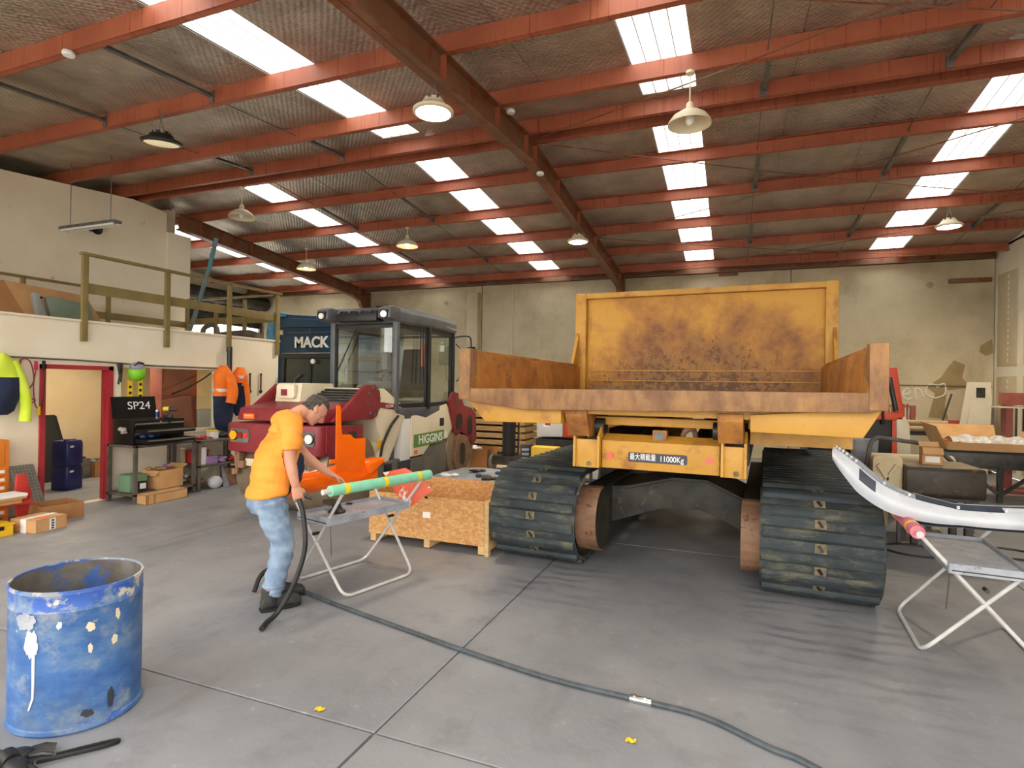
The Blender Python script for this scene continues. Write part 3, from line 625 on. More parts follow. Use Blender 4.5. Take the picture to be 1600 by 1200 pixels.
for x0, x1 in ((-.1, .5),): MB().cyl((-.2, .6, 1.25), (-.2, 2.6, 1.5), .07, n=14).cyl((.3, .6, 1.22), (.3, 2.6, 1.45), .07, n=14).build('lift_ram', 'steel_dark', D, smooth=True)
MB().tube(curve([(.2, .5, 1.34), (.24, .46, 1.43), (.3, .5, 1.44), (.32, .55, 1.34)]), .022, 8).build('tow_eye', 'grimy_brown', D, smooth=True)
# tray
def yy(y): return y
tr = MB().prism([(.02, 1.66), (3.3, 1.70), (3.3, 1.74), (.02, 1.75)], 'x', -1.58, 1.52).build('tray_floor', 'dumper_rust', D)
lipp = [(-1.72, 1.765), (1.63, 1.785), (1.635, 1.70), (1.54, 1.645), (.0, 1.605), (-1.08, 1.585), (-1.66, 1.655), (-1.73, 1.675)]
MB().prism(lipp, 'y', -.02, .10).build('tray_lip', 'dumper_lip', D, bevel=.012)
dirt = MB()
for k in range(26): dirt.ball((random.uniform(-1.3, 1.3), random.uniform(2.4, 3.2), 1.745), (random.uniform(.06, .22), random.uniform(.08, .2), random.uniform(.015, .05)), 9, 6)
dirt.build('dry_mud', 'track_dirt', D, smooth=True)
for s in (-1, 1):
    xo = -1.72 if s < 0 else 1.63; xi = xo-s*.1
    # side wall leaning out a little, thick capped top
    ring = lambda y, xb, xt, zt: [(xb, y, 1.70), (xb-s*.09, y, 1.72), (xt-s*.09, y, zt), (xt, y, zt)]
    MB().loft([ring(0, xo-s*.04, xo, 2.10), ring(1.8, xo-s*.05, xo-s*.02, 2.09), ring(3.3, xo-s*.06, xo-s*.05, 2.08)]).build('tray_side', 'dumper_rust', D, bevel=.01)
    MB().bar((xo-s*.03, .1, 2.095), (xo-s*.06, 3.2, 2.085), .12, .06).build('side_rail', 'dumper_rust', D, bevel=.02)
    a, b = sorted((xo+s*.005, xo-s*.115)); B(a, b, -.03, .12, 1.66, 2.13).build('corner_post', 'dumper_lip', D, bevel=.015)
    # sloping underside of the tray sides
    xs0 = xo; 
    MB().prism([(xo, 1.69), (s*1.50, 1.46), (s*.76, 1.47), (s*.76, 1.6), (s*1.5, 1.66)], 'y', .08, 3.2).build('tray_underside', 'dumper_yellow', D, bevel=.006)
    a, b = sorted((s*.74, s*1.42)); B(a, b, .30, .4, 1.475, 1.56).build('cross_channel', 'dumper_yellow', D, bevel=.01)
B(-.55, .53, .42, .55, 1.455, 1.53).build('cross_member', 'dumper_yellow', D, bevel=.01)
B(-1.4, 1.4, .15, 3.2, 1.56, 1.66).build('tray_base', 'dumper_yellow', D)
B(.75, 1.5, .6, .66, 1.33, 1.46).build('mud_flap_bar', 'dumper_yellow', D)
# headboard with rolled frame
hb = B(-1.58, 1.58, 3.34, 3.38, 1.70, 3.06).build('headboard', 'headboard_rust', D)
B(-1.62, 1.62, 3.26, 3.42, 3.05, 3.13).build('headboard_rail', 'dumper_yellow', D, bevel=.02)
for a, b in ((-1.66, -1.5), (1.52, 1.66)):
    B(a, b, 3.25, 3.42, 1.70, 3.13).build('headboard_post', 'dumper_yellow', D, bevel=.015)
for s in (-1, 1):
    MB().prism([(3.3, 2.10), (3.0, 2.10), (3.27, 2.6)], 'x', s*1.60, s*1.64).build('gusset', 'dumper_yellow', D)
for z in (1.88, 2.02): B(-1.45, 1.48, 3.328, 3.342, z, z+.012).build('weld_seam', 'dumper_yellow', hb)
# engine house and operator frame ahead of the tray (mostly hidden)
B(-1.5, -.2, 3.55, 5.0, 1.1, 2.0).bx(.1, 1.5, 3.55, 5.0, 1.1, 1.95).build('engine_house', 'dumper_yellow', D, bevel=.04)
# ------------------------------------------------------------------ double-drum road roller
Rr = thing('road_roller', 'maroon and cream double-drum road roller with a grey glazed cab', 'road roller', (-5.56, 6.45, 0))
def W(mb, name, m, par=None, **k): return mb.build(name, m, par or Rr, world=True, **k)
X0, X1 = -6.35, -4.78
for yc in (6.45, 9.75):
    dm = MB().lathe([(.0, -.77), (.5, -.77), (.555, -.75), (.57, -.72), (.57, .72), (.555, .75), (.5, .77), (0, .77)], 56, Matrix.Translation((-5.565, yc, .57)) @ Matrix.Rotation(PI/2, 4, 'Y'))
    W(dm, 'drum', 'drum_steel', smooth=True)
    W(MB().cyl((X0+.03, yc, .57), (X1-.03, yc, .57), .16, n=18), 'drum_hub', 'grimy_black', smooth=True)
# front frame: bumper bar, hood, side cheeks
W(MB().prism(rrect(X0, X1, 5.74, 6.3, .09)[:], 'z', .86, 1.24), 'front_bar', 'maroon', bevel=.015)
W(MB().prism([(6.0, .80), (6.62, .76), (6.62, 1.22), (5.85, 1.24), (5.85, .9)], 'x', X1-.02, X1+.012), 'bar_side', 'maroon', bevel=.01)
W(MB().prism([(6.0, .80), (6.62, .76), (6.62, 1.22), (5.85, 1.24), (5.85, .9)], 'x', X0-.012, X0+.02), 'bar_side', 'maroon', bevel=.01)
W(MB().prism(rrect(6.28, 6.46, .98, 1.14, .03), 'x', X1+.008, X1+.016), 'cheek_hole', 'grimy_black')
W(MB().prism([(5.86, 1.27), (5.92, 1.44), (6.5, 1.52), (6.6, 1.52), (6.6, 1.27)], 'x', X0+.06, X1-.05), 'hood', 'maroon', bevel=.03)
W(MB().prism([(6.5, 1.50), (7.0, 1.70), (7.05, 1.70), (7.05, 1.45), (6.5, 1.4)], 'x', -5.72, -4.86), 'grille_panel', 'grille_dark', bevel=.01)
for k in range(6):
    y = 6.55+.08*k; z = 1.525+.034*k
    W(MB().bar((-5.7, y, z), (-4.9, y, z), .03, .02), 'grille_slat', 'steel_dark')
W(MB().prism([(6.45, 1.5), (6.5, 1.78), (7.2, 1.78), (7.2, 1.4), (6.45, 1.4)], 'x', -6.2, -5.74), 'cream_cowl', 'cream_paint', bevel=.03)
W(MB().prism(rrect(-6.12, -5.8, 1.56, 1.76, .04), 'y', 6.40, 6.46), 'cowl_plate', 'cream_paint', bevel=.01)
W(MB().bx(-6.02, -5.92, 6.385, 6.41, 1.6, 1.69), 'cowl_opening', 'maroon')
for xx in (X0+.02, X1):
    W(MB().prism([(5.95, 1.29), (6.3, 1.53), (6.62, 1.76), (6.86, 1.78), (6.98, 1.68), (7.0, 1.5), (6.92, 1.33), (6.8, 1.28)], 'x', xx-.03, xx+.03), 'yoke_plate', 'maroon', bevel=.008)
for k in range(8):
    a = k*PI/4+.2
    W(MB().cyl((X1+.03, 6.82+.14*math.cos(a), 1.54+.2*math.sin(a)), (X1+.045, 6.82+.14*math.cos(a), 1.54+.2*math.sin(a)), .022, n=8), 'bolt', 'galv')
for xa, xb, mir in ((-6.25, -5.93, 0), (-5.18, -4.86, 1)):
    lp = W(MB().prism(rrect(xa, xb, .985, 1.165, .03), 'y', 5.728, 5.745), 'lamp_plate', 'galv')
    s = (lambda t: xa+t if not mir else xb-t)
    W(MB().cyl((s(.07), 5.73, 1.08), (s(.07), 5.70, 1.08), .058, n=20), 'head_lamp', 'lamp_amber' if not mir else 'lens_white', lp, smooth=True)
    W(MB().cyl((s(.07), 5.731, 1.08), (s(.07), 5.715, 1.08), .068, n=20), 'lamp_rim', 'black_plastic', lp, smooth=True)
    W(MB().cyl((s(.175), 5.73, 1.08), (s(.175), 5.712, 1.08), .042, n=18), 'signal_lamp', 'lamp_darkred', lp, smooth=True)
    W(MB().bx(min(s(.23), s(.30)), max(s(.23), s(.30)), 5.715, 5.73, 1.05, 1.11), 'tail_lamp', 'lamp_red', lp, bevel=.006)
st = W(MB().bx(-6.15, -5.97, 5.848, 5.872, 1.29, 1.36), 'warning_label', 'label_orange'); W(MB().bx(-6.13, -5.99, 5.845, 5.85, 1.325, 1.345), 'label_stripe', 'label_yellow', st)
# scraper gear and mud rail under the bar
W(MB().bx(-6.1, -5.1, 5.84, 5.88, .66, .76), 'scraper_rail', 'cream_paint', bevel=.008)
for x in (-6.2, -4.98):
    W(MB().box((x, 5.84, .78), (.09, .1, .16)).box((x+.05, 5.83, .68), (.14, .07, .1)).cyl((x, 5.8, .84), (x, 5.8, .55), .022, n=8).box((x-.04, 5.82, .58), (.06, .09, .08)), 'scraper_bracket', 'grimy_brown', bevel=.008)
# front module bodywork between drum and cab
W(MB().prism([(6.98, 1.72), (7.16, 1.72), (7.6, 1.5), (7.75, 1.26), (7.3, .62), (6.98, .62), (7.12, .92), (6.98, 1.25)], 'x', X0+.03, X1-.02), 'front_bodywork', 'cream_paint', bevel=.02)
dc = W(MB().prism([(7.02, 1.44), (7.42, 1.40), (7.44, 1.48), (7.08, 1.52)], 'x', X1-.018, X1-.014), 'model_decal', 'maroon')
text('lettering', 'CC2200', .06, 'text_white', dc, Matrix.Translation((.785, .82, 1.455)) @ Matrix.Rotation(PI/2, 4, 'Z') @ Matrix.Rotation(PI/2, 4, 'X'), .001)
W(MB().bx(X1-.02, X1-.012, 6.99, 7.11, .84, .96), 'caution_sticker', 'label_yellow')
W(MB().bx(X0+.05, X1-.05, 6.98, 7.9, .1, .62), 'lower_body', 'body_grey', bevel=.02)
W(MB().bx(X1-.055, X1-.04, 7.22, 7.42, .12, .58), 'vent_grille', 'black_plastic')
# articulation gap and rear module
W(MB().tube(curve([(X1+.0, 7.06, .72), (X1+.01, 7.1, .9), (X1+.01, 7.3, 1.15), (X1+.01, 7.5, 1.3)]), .02, 8), 'hydraulic_hose', 'black_rubber', smooth=True)
W(MB().prism([(7.5, .55), (7.95, .55), (7.95, 1.24), (7.6, 1.24)], 'x', X0+.1, X1-.16), 'articulation_post', 'cab_grey', bevel=.02)
W(MB().bx(X1-.25, X1-.02, 7.66, 7.92, .58, 1.24), 'step_panel', 'white_paint', bevel=.02)
W(MB().bx(X1-.2, X1-.03, 7.6, 7.95, .06, .58), 'step_column', 'sign_grey', bevel=.02)
W(MB().prism([(7.92, .62), (8.3, .62), (8.55, .78), (9.15, .82), (9.35, 1.0), (9.3, 1.3), (9.1, 1.45), (7.92, 1.28)], 'x', X0+.02, X1-.0), 'rear_bodywork', 'cream_paint', bevel=.02)
W(MB().prism([(7.95, .06), (9.0, .06), (9.15, .3), (9.12, .8), (8.55, .76), (8.3, .6), (7.95, .6)], 'x', X0+.04, X1-.015), 'rear_lower_body', 'body_grey', bevel=.02)
W(MB().prism(rrect(8.3, 8.95, .16, .58, .02), 'x', X1-.016, X1-.008), 'access_door', 'body_grey', bevel=.003)
W(MB().bx(X1-.005, X1+.006, 8.85, 9.0, 1.06, 1.2), 'filler_recess', 'grille_dark', bevel=.004)
hg = W(MB().prism([(7.98, .76), (8.98, .78), (9.0, .99), (7.98, .97)], 'x', X1, X1+.008), 'company_sign', 'higgins_green')
text('lettering', 'HIGGINS', .2, 'text_white', hg, Matrix.Translation((.79, 2.08, .87)) @ Matrix.Rotation(PI/2, 4, 'Z') @ Matrix.Rotation(PI/2, 4, 'X'), .001, sx=1.05, bold=.004)
W(MB().bx(X1, X1+.006, 8.0, 8.1, .655, .72), 'caution_sticker', 'label_orange'); W(MB().bx(X1, X1+.006, 9.04, 9.14, .84, .96), 'number_sticker', 'label_white')
# rear yoke round the rear drum
W(MB().prism([(9.12, 1.48), (9.3, 1.66), (9.62, 1.62), (9.75, 1.4), (10.1, 1.34), (10.3, 1.22), (10.35, .7), (10.2, .62), (9.9, .8), (9.4, .9), (9.25, 1.2)], 'x', X1-.02, X1+.03), 'rear_yoke', 'maroon', bevel=.008)
W(MB().prism(rrect(9.9, 10.12, .82, 1.2, .1), 'x', X1+.028, X1+.034), 'yoke_opening', 'grimy_black'); W(MB().prism(rrect(9.42, 9.68, .95, 1.25, .1), 'x', X1+.028, X1+.034), 'yoke_opening', 'grimy_black')
W(MB().prism([(9.42, .78), (9.62, .92), (9.98, .8), (10.06, .4), (9.9, .16), (9.5, .14), (9.4, .4)], 'x', X1-.02, X1+.03), 'drum_carrier', 'grimy_brown', bevel=.01)
W(MB().prism(rrect(9.6, 9.82, .28, .7, .1), 'x', X1+.028, X1+.034), 'carrier_opening', 'grimy_black')
for k in range(9):
    W(MB().cyl((X1+.03, 9.22+.1*(k % 5), 1.45+.07*(k//5)), (X1+.042, 9.22+.1*(k % 5), 1.45+.07*(k//5)), .016, n=8), 'bolt', 'galv')
W(MB().bx(X0+.1, X1-.1, 10.1, 10.4, .8, 1.3), 'rear_frame', 'maroon', bevel=.03)
# cab: floor tub, pillars, glass, roof
cabp = [(-5.98, 7.46), (-4.80, 7.46), (-4.74, 8.36), (-4.83, 9.42), (-6.2, 9.42), (-6.25, 8.36)]
def ringz(z, k=1.0, cx=-5.48, cy=8.42): return [(cx+(x-cx)*k, cy+(y-cy)*k, z) for x, y in cabp]
W(MB().loft([ringz(1.20, .93), ringz(1.34, 1.0), ringz(1.42, 1.0)]), 'cab_tub', 'cab_grey', bevel=.02)
# sloping skirt up to the sill at the front corner
W(MB().prism([(7.46, 1.66), (7.46, 1.42), (9.42, 1.42), (9.42, 1.5), (7.8, 1.46)], 'x', -6.2, -4.86), 'cab_sill', 'cab_grey', bevel=.01)
for i, (x, y) in enumerate(cabp):
    k = .985; bx_, by_ = -5.48+(x+5.48)*k, 8.42+(y-8.42)*k
    W(MB().bar((bx_, by_, 1.38), (bx_, by_, 2.78), .085 if i in (0, 1) else .06, .085), 'cab_pillar', 'cab_grey' if i < 2 else 'black_plastic', bevel=.015)
for i in range(6):
    a, b = V((*cabp[i], 0)), V((*cabp[(i+1) % 6], 0)); d = (b-a).normalized(); q = V((d.y, -d.x, 0))*-.02
    a2, b2 = a+d*.05+q, b-d*.05+q; n = V((d.y, -d.x, 0))*.004
    cw_ = W(MB().add([(*(a2+n).xy, 1.44), (*(b2+n).xy, 1.44), (*(b2+n).xy, 2.7), (*(a2+n).xy, 2.7), (*(a2-n).xy, 1.44), (*(b2-n).xy, 1.44), (*(b2-n).xy, 2.7), (*(a2-n).xy, 2.7)],
                [(0, 1, 2, 3), (4, 7, 6, 5), (0, 4, 5, 1), (1, 5, 6, 2), (2, 6, 7, 3), (3, 7, 4, 0)]), 'cab_window', 'glass')
    # rubber frame round each pane
    fr_ = MB()
    for p, r_ in (((a2, 1.46), (b2, 1.46)), ((a2, 2.68), (b2, 2.68)), ((a2, 1.44), (a2, 2.7)), ((b2, 1.44), (b2, 2.7))):
        fr_.bar((*p[0].xy, p[1]), (*r_[0].xy, r_[1]), .045, .045)
    W(fr_, 'window_frame', 'black_plastic', cw_)
W(MB().loft([ringz(2.72, 1.0), ringz(2.76, 1.06), ringz(2.90, 1.06), ringz(2.98, .95), ringz(3.0, .6)]), 'cab_roof', 'cab_grey', bevel=.015)
W(MB().loft([[(-4.76, 8.35, 2.78), (-4.70, 8.35, 2.84), (-4.95, 8.35, 2.995)], [(-4.86, 9.5, 2.76), (-4.78, 9.5, 2.8), (-5.0, 9.5, 2.97)]]), 'roof_trim', 'cream_paint', bevel=.01)
W(MB().bx(-5.75, -5.0, 7.22, 7.42, 2.74, 2.86), 'light_bar', 'black_plastic', bevel=.02)
for k in range(4): W(MB().cyl((-5.65+.19*k, 7.3, 2.86), (-5.65+.19*k, 7.3, 2.90), .075, .06, n=16), 'bar_knob', 'black_plastic', smooth=True)
for x in (-6.0, -4.86):
    vz = W(MB().prism([(7.2, 2.78), (7.5, 2.74), (7.5, 2.95), (7.32, 2.97), (7.22, 2.93)], 'x', x-.11, x+.11), 'lamp_housing', 'cab_grey', bevel=.02)
    W(MB().bx(x-.07, x+.07, 7.185, 7.22, 2.78, 2.9), 'housing_recess', 'black_plastic', vz)
    W(MB().cyl((x+.01, 7.19, 2.83), (x+.01, 7.165, 2.83), .045, n=18), 'work_light', 'machine_led' if x > -5 else 'lens_white', vz, smooth=True)
W(MB().tube([(-5.85, 7.40, 1.95), (-5.62, 7.40, 2.4)], .012, 6).tube([(-5.62, 7.4, 2.4), (-5.5, 7.42, 2.66)], .008, 6), 'wiper', 'black_plastic')
W(MB().tube([(-4.72, 8.05, 2.66), (-4.70, 8.02, 1.8)], .012, 6).tube([(-4.72, 8.12, 2.66), (-4.70, 8.12, 1.8)], .012, 6), 'wiper', 'black_plastic')
mr_ = W(MB().tube(curve([(-4.85, 9.46, 2.66), (-4.72, 9.6, 2.7), (-4.62, 9.7, 2.68), (-4.6, 9.72, 2.5)]), .014, 6), 'mirror_arm', 'black_plastic', smooth=True)
W(MB().box((-4.6, 9.72, 2.33), (.22, .06, .36), (0, 0, -.5)), 'mirror', 'black_plastic', mr_, bevel=.025)
W(MB().tube(curve([(-4.8, 9.46, 2.55), (-4.7, 9.5, 2.4), (-4.72, 9.48, 1.95), (-4.78, 9.45, 1.85)]), .012, 6), 'grab_rail', 'black_plastic', smooth=True)
# interior
W(MB().box((-5.4, 8.75, 1.62), (.5, .5, .14)).box((-5.4, 9.0, 2.05), (.48, .14, .75), (-.15, 0, 0)), 'operator_seat', 'seat_black', bevel=.05)
W(MB().box((-5.5, 7.95, 1.62), (.5, .35, .36), (.3, 0, 0)), 'console', 'cab_grey', bevel=.04)
W(MB().lathe([(.16, -.012), (.175, 0), (.16, .012), (.148, 0), (.16, -.012)], 24, Matrix.Translation((-5.45, 8.1, 1.95)) @ Matrix.Rotation(.5, 4, 'X')).cyl((-5.45, 8.1, 1.94), (-5.47, 8.0, 1.75), .02), 'steering_wheel', 'black_plastic', smooth=True)
W(MB().bx(-5.1, -4.98, 8.7, 8.75, 2.1, 2.5), 'seat_belt_card', 'label_orange')
# ------------------------------------------------------------------ blue prime mover behind, and a dark machine cab in front of it
Tk = thing('truck', 'dark blue prime mover with a lettered roof fairing parked behind the road roller', 'truck', (-9.8, 12.9, 0))
W_ = lambda mb, name, m, par=None, **k: mb.build(name, m, par or Tk, world=True, **k)
prof = [(-11.0, .9), (-11.0, 3.0), (-10.93, 3.36), (-10.75, 3.52), (-10.5, 3.5), (-8.6, 3.36), (-8.5, 3.3), (-8.5, .9)]
W_(MB().prism(prof, 'y', 11.3, 13.6), 'sleeper_body', 'truck_blue', bevel=.03)
W_(MB().prism([(-11.06, .95), (-11.06, 3.0), (-10.99, 3.38), (-10.80, 3.55), (-10.5, 3.53), (-10.53, 3.42), (-10.72, 3.42), (-10.8, 3.3), (-10.84, 3.0), (-10.84, .95)], 'y', 11.18, 11.34), 'side_extender', 'truck_light', bevel=.02)
W_(MB().prism([(-11.06, 2.9), (-11.3, 2.7), (-11.5, 2.2), (-11.3, 2.2), (-11.06, 2.45)], 'y', 11.25, 11.5), 'mirror_fin', 'truck_light', bevel=.02)
W_(MB().prism([(-10.78, 3.42), (-8.6, 3.28), (-8.6, 3.14), (-10.78, 3.16)], 'y', 11.24, 11.32), 'visor', 'truck_blue', bevel=.02)
text('lettering', 'MACK', .37, 'lens_white', Tk, face_neg_y(-9.72+9.8, 11.285-12.9, 2.77), .004, sx=1.0, bold=.012)
for z, a, b in ((3.02, -10.45, -8.9), (2.50, -10.45, -8.7)): W_(MB().bx(a, b, 11.285, 11.3, z, z+.018), 'pinstripe', 'galv')
for x, z in ((-9.75, 3.1), (-9.7, 2.42)): W_(MB().bx(x-.012, x+.012, 11.283, 11.3, z-.09, z+.09), 'stripe_mark', 'galv')
W_(MB().bx(-10.8, -10.6, 11.26, 11.3, 2.98, 3.1), 'marker_lamp', 'shade_cream', bevel=.01)
W_(MB().bx(-10.9, -8.6, 11.2, 14.6, .55, .9), 'chassis', 'steel_dark'); 
for x in (-10.75, -8.8):
    for y in (11.8, 13.9): W_(MB().cyl((x-.15, y, .5), (x+.15, y, .5), .5, n=24), 'wheel', 'black_rubber', smooth=True)
Mc = thing('machine_cab', 'dark framed machine cab with rounded windows between the roller and the blue truck', 'machine', (-8.0, 10.0, 0))
W2 = lambda mb, name, m, par=None, **k: mb.build(name, m, par or Mc, world=True, **k)
W2(MB().bx(-8.9, -7.2, 9.5, 10.7, .35, 1.25), 'machine_body', 'cream_paint', bevel=.06)
for x in (-8.85, -8.15, -7.3):
    for y in (9.45, 10.6): W2(MB().bar((x, y, 1.22), (x+.03, y, 2.32), .07, .07), 'cab_post', 'black_plastic', bevel=.02)
W2(MB().bx(-8.9, -7.22, 9.38, 10.7, 2.28, 2.40), 'cab_roof', 'grille_dark', bevel=.05)
W2(MB().bx(-8.82, -8.18, 9.45, 9.46, 1.25, 2.3).bx(-8.12, -7.3, 9.45, 9.46, 1.25, 2.3), 'windscreen', 'old_glass')
W2(MB().bx(-8.75, -8.3, 9.43, 9.445, 1.3, 1.6), 'cab_bulkhead', 'green_can'); W2(MB().cyl((-8.0, 9.38, 2.22), (-8.0, 9.34, 2.22), .05, n=14), 'work_light', 'lens_white', smooth=True)
W2(MB().tube([(-8.5, 9.4, 1.3), (-8.5, 9.4, 1.85), (-8.35, 9.4, 1.95)], .02, 6), 'grab_rail', 'galv')
for x in (-8.7, -7.4):
    for y in (9.75, 10.5): W2(MB().cyl((x-.12, y, .35), (x+.12, y, .35), .35, n=20), 'wheel', 'black_rubber', smooth=True)
# ------------------------------------------------------------------ the worker
PM = thing('person', 'worker in a yellow-orange shirt, faded blue jeans and dark boots bending over the trestle', 'person', (-3.43, 3.58, 0), 1.0)
# local frame: +x the way he faces, +y his left (away from the camera), z up
def body_mesh():
    reg = {}
    def cap(key, pts, rr, n=16, flat=1.0):
        m = MB(); m.tube(curve(pts, 5), list(interp(rr, 5)), n, True, flat); reg.setdefault(key, []).append(m)
    def interp(r, n):
        for i in range(len(r)-1):
            for k in range(n): yield r[i]+(r[i+1]-r[i])*k/n
        yield r[-1]
    def ell(key, secs, n=24):
        """secs: centre, half depth along local axis a, half width b (y), axis a direction in xz"""
        rings = []
        for c, a, b, ang in secs:
            ax = V((math.cos(ang), 0, math.sin(ang)))
            rings.append([tuple(V(c)+ax*a*math.cos(t)*(1 if math.cos(t) > 0 else 1)+V((0, 1, 0))*b*math.sin(t)) for t in [2*PI*i/n for i in range(n)]])
        m = MB().loft(rings); reg.setdefault(key, []).append(m)
    # pelvis and legs (jeans)
    ell('jeans', [((-.045, 0, .76), .11, .15, 0), ((-.055, 0, .82), .135, .175, 0), ((-.05, 0, .90), .14, .18, 0), ((-.03, 0, .97), .13, .17, .1), ((-.01, 0, 1.01), .125, .165, .15)])
    cap('jeans', [(-.05, -.09, .86), (-.01, -.10, .70), (.05, -.10, .50), (.01, -.10, .30), (-.03, -.10, .13)], [.115, .1, .08, .072, .066])
    cap('jeans', [(-.03, .09, .86), (.03, .10, .70), (.09, .11, .50), (.07, .11, .30), (.05, .11, .13)], [.115, .098, .078, .07, .064])
    # boots
    for y, x in ((-.10, -.03), (.11, .06)):
        cap('boot', [(x-.01, y, .17), (x-.01, y, .09), (x-.01, y, .05)], [.058, .06, .055])
        ell('boot', [((x-.075, y, .035), .0, .0, PI/2)]+[((x+dx, y, .012+h/2), h/2, wv, PI/2) for dx, h, wv in ((-.07, .09, .035), (-.04, .12, .043), (.03, .12, .046), (.1, .1, .05), (.16, .085, .05), (.2, .07, .042), (.222, .045, .022))], 18)
    # torso, bent forward (shirt); neck
    ell('shirt', [((-.04, 0, .91), .16, .205, .12), ((-.02, 0, 1.0), .155, .20, .2), ((-.005, 0, 1.12), .158, .205, .25), ((.015, 0, 1.24), .162, .22, .3), ((.05, 0, 1.36), .152, .225, .45), ((.085, 0, 1.45), .13, .21, .7), ((.125, 0, 1.51), .075, .14, .9), ((.165, 0, 1.535), .045, .07, 1.0)])
    cap('skin', [(.12, 0, 1.50), (.2, 0, 1.55), (.27, 0, 1.565)], [.064, .06, .058])
    cap('shirt', [(.06, 0, 1.28), (.075, 0, 1.38), (.10, 0, 1.47), (.145, 0, 1.525)], [.04, .11, .10, .06])
    cap('shirt', [(.085, -.15, 1.465), (.085, 0, 1.47), (.085, .15, 1.465)], [.078, .09, .078])
    cap('shirt', [(.06, 0, .96), (.075, 0, 1.03), (.085, 0, 1.12), (.08, 0, 1.24), (.07, 0, 1.32)], [.08, .135, .14, .11, .04])
    # near arm hanging: sleeve then bare arm
    cap('shirt', [(.09, -.14, 1.47), (.08, -.195, 1.44), (.07, -.22, 1.37), (.065, -.225, 1.275)], [.075, .076, .072, .066])
    cap('skin', [(.065, -.22, 1.33), (.06, -.225, 1.22), (.075, -.245, 1.10), (.10, -.25, .985)], [.052, .046, .042, .031])
    # far arm reaching to the panel on the trestle
    cap('shirt', [(.09, .14, 1.47), (.13, .2, 1.42), (.19, .22, 1.33), (.24, .225, 1.26)], [.075, .072, .066, .062])
    cap('skin', [(.22, .222, 1.27), (.3, .22, 1.17), (.42, .2, 1.06), (.52, .17, .985)], [.05, .045, .038, .03])
    # hands: palm, four fingers, thumb
    def hand(w, d, up, side, s, curl):
        w, d, up = V(w), V(d).normalized(), V(up).normalized(); sd = d.cross(up).normalized()*side
        ell2 = MB(); rings = []
        for t, a, b in ((0, .024, .03), (.03, .02, .038), (.06, .018, .042), (.09, .016, .041), (.1, .012, .036)):
            c = w+d*t*s; rings.append([tuple(c+(sd*b*math.cos(q)+up*a*math.sin(q))*s) for q in [2*PI*i/14 for i in range(14)]])
        ell2.loft(rings); reg.setdefault('skin', []).append(ell2)
        for k, (off, L) in enumerate(((-.031, .066), (-.0105, .078), (.0105, .072), (.031, .056))):
            p = w+(d*.088+sd*off)*s; pts = [p]; dir_ = d.copy()
            for seg in (.42, .32, .26):
                dir_ = (dir_*math.cos(curl)-up*math.sin(curl)).normalized(); upn = (up*math.cos(curl)+d*math.sin(curl)); up_l = upn
                p = p+dir_*L*seg*s; pts.append(p)
                d_, up_ = dir_, upn
            m = MB().tube(pts, [.0098*s, .0095*s, .0088*s, .0075*s], 8); m.ball(pts[-1], .0075*s, 8, 6); reg['skin'].append(m)
        p = w+(d*.028+sd*-.032)*s
        m = MB().tube([p, p+(d*.028-sd*.018-up*.012)*s, p+(d*.052-sd*.016-up*.028)*s, p+(d*.07-sd*.006-up*.036)*s], [.013*s, .0115*s, .0105*s, .008*s], 8); reg['skin'].append(m)
    hand((.10, -.25, .985), (.25, .0, -.97), (-.25, -.95, 0), 1, 1.05, .55)
    hand((.52, .17, .985), (.85, -.2, -.5), (.4, .1, .9), -1, 1.05, .35)
    # head, tilted forward: local frame hu (crown), hf (face)
    a = math.radians(48); hu = V((math.sin(a), 0, math.cos(a))); hf = V((math.cos(a), 0, -math.sin(a))); hc = V((.315, 0, 1.575)); hy = V((0, 1, 0))
    def H(f, y, u): return hc+hf*f+hy*y+hu*u
    m = MB(); rings = []
    for u, f0, f1, wv in ((-.118, .03, .075, .02), (-.11, -.02, .088, .042), (-.085, -.05, .092, .056), (-.05, -.075, .092, .066), (-.01, -.092, .093, .073), (.03, -.098, .094, .077), (.065, -.092, .086, .074), (.095, -.07, .064, .06), (.115, -.04, .032, .036), (.121, -.012, .006, .012)):
        fc, fh = (f0+f1)/2, (f1-f0)/2
        rings.append([tuple(H(fc+fh*math.cos(q), wv*math.sin(q), u)) for q in [2*PI*i/24 for i in range(24)]])
    m.loft(rings); reg['skin'].append(m)
    # nose, brow, lips, chin, ears, eye sockets
    m = MB().tube([H(.088, 0, .012), H(.104, 0, -.018), H(.112, 0, -.034), H(.092, 0, -.045)], [.008, .011, .014, .008], 8)
    m.ball(H(.1, .011, -.036), .008, 8, 6).ball(H(.1, -.011, -.036), .008, 8, 6)
    for s in (-1, 1):
        m.tube([H(.085, s*.012, .028), H(.088, s*.032, .032), H(.07, s*.055, .026)], [.009, .01, .007], 8)
        m.ball(H(-.008, s*.077, -.012), (.02, .009, .032), 10, 8).ball(H(.06, s*.04, -.03), .02, 10, 7)
    m.tube([H(.086, -.022, -.066), H(.097, 0, -.063), H(.086, .022, -.066)], .006, 8); m.tube([H(.084, -.02, -.075), H(.095, 0, -.076), H(.084, .02, -.075)], .0065, 8); m.ball(H(.082, 0, -.1), (.016, .02, .014), 8, 6)
    reg['skin'].append(m)
    # remesh the lot into one continuous skin
    al = MB()
    for k in reg:
        for q in reg[k]: al.add(q.v, q.f)
    me = al.mesh('body_src', None)
    o = bpy.data.objects.new('body_src', me); COL.objects.link(o)
    md = o.modifiers.new('r', 'REMESH'); md.mode = 'VOXEL'; md.voxel_size = .0055
    sm = o.modifiers.new('s', 'SMOOTH'); sm.factor = .5; sm.iterations = 4
    dg = bpy.context.evaluated_depsgraph_get(); me2 = bpy.data.meshes.new_from_object(o.evaluated_get(dg)); bpy.data.objects.remove(o)
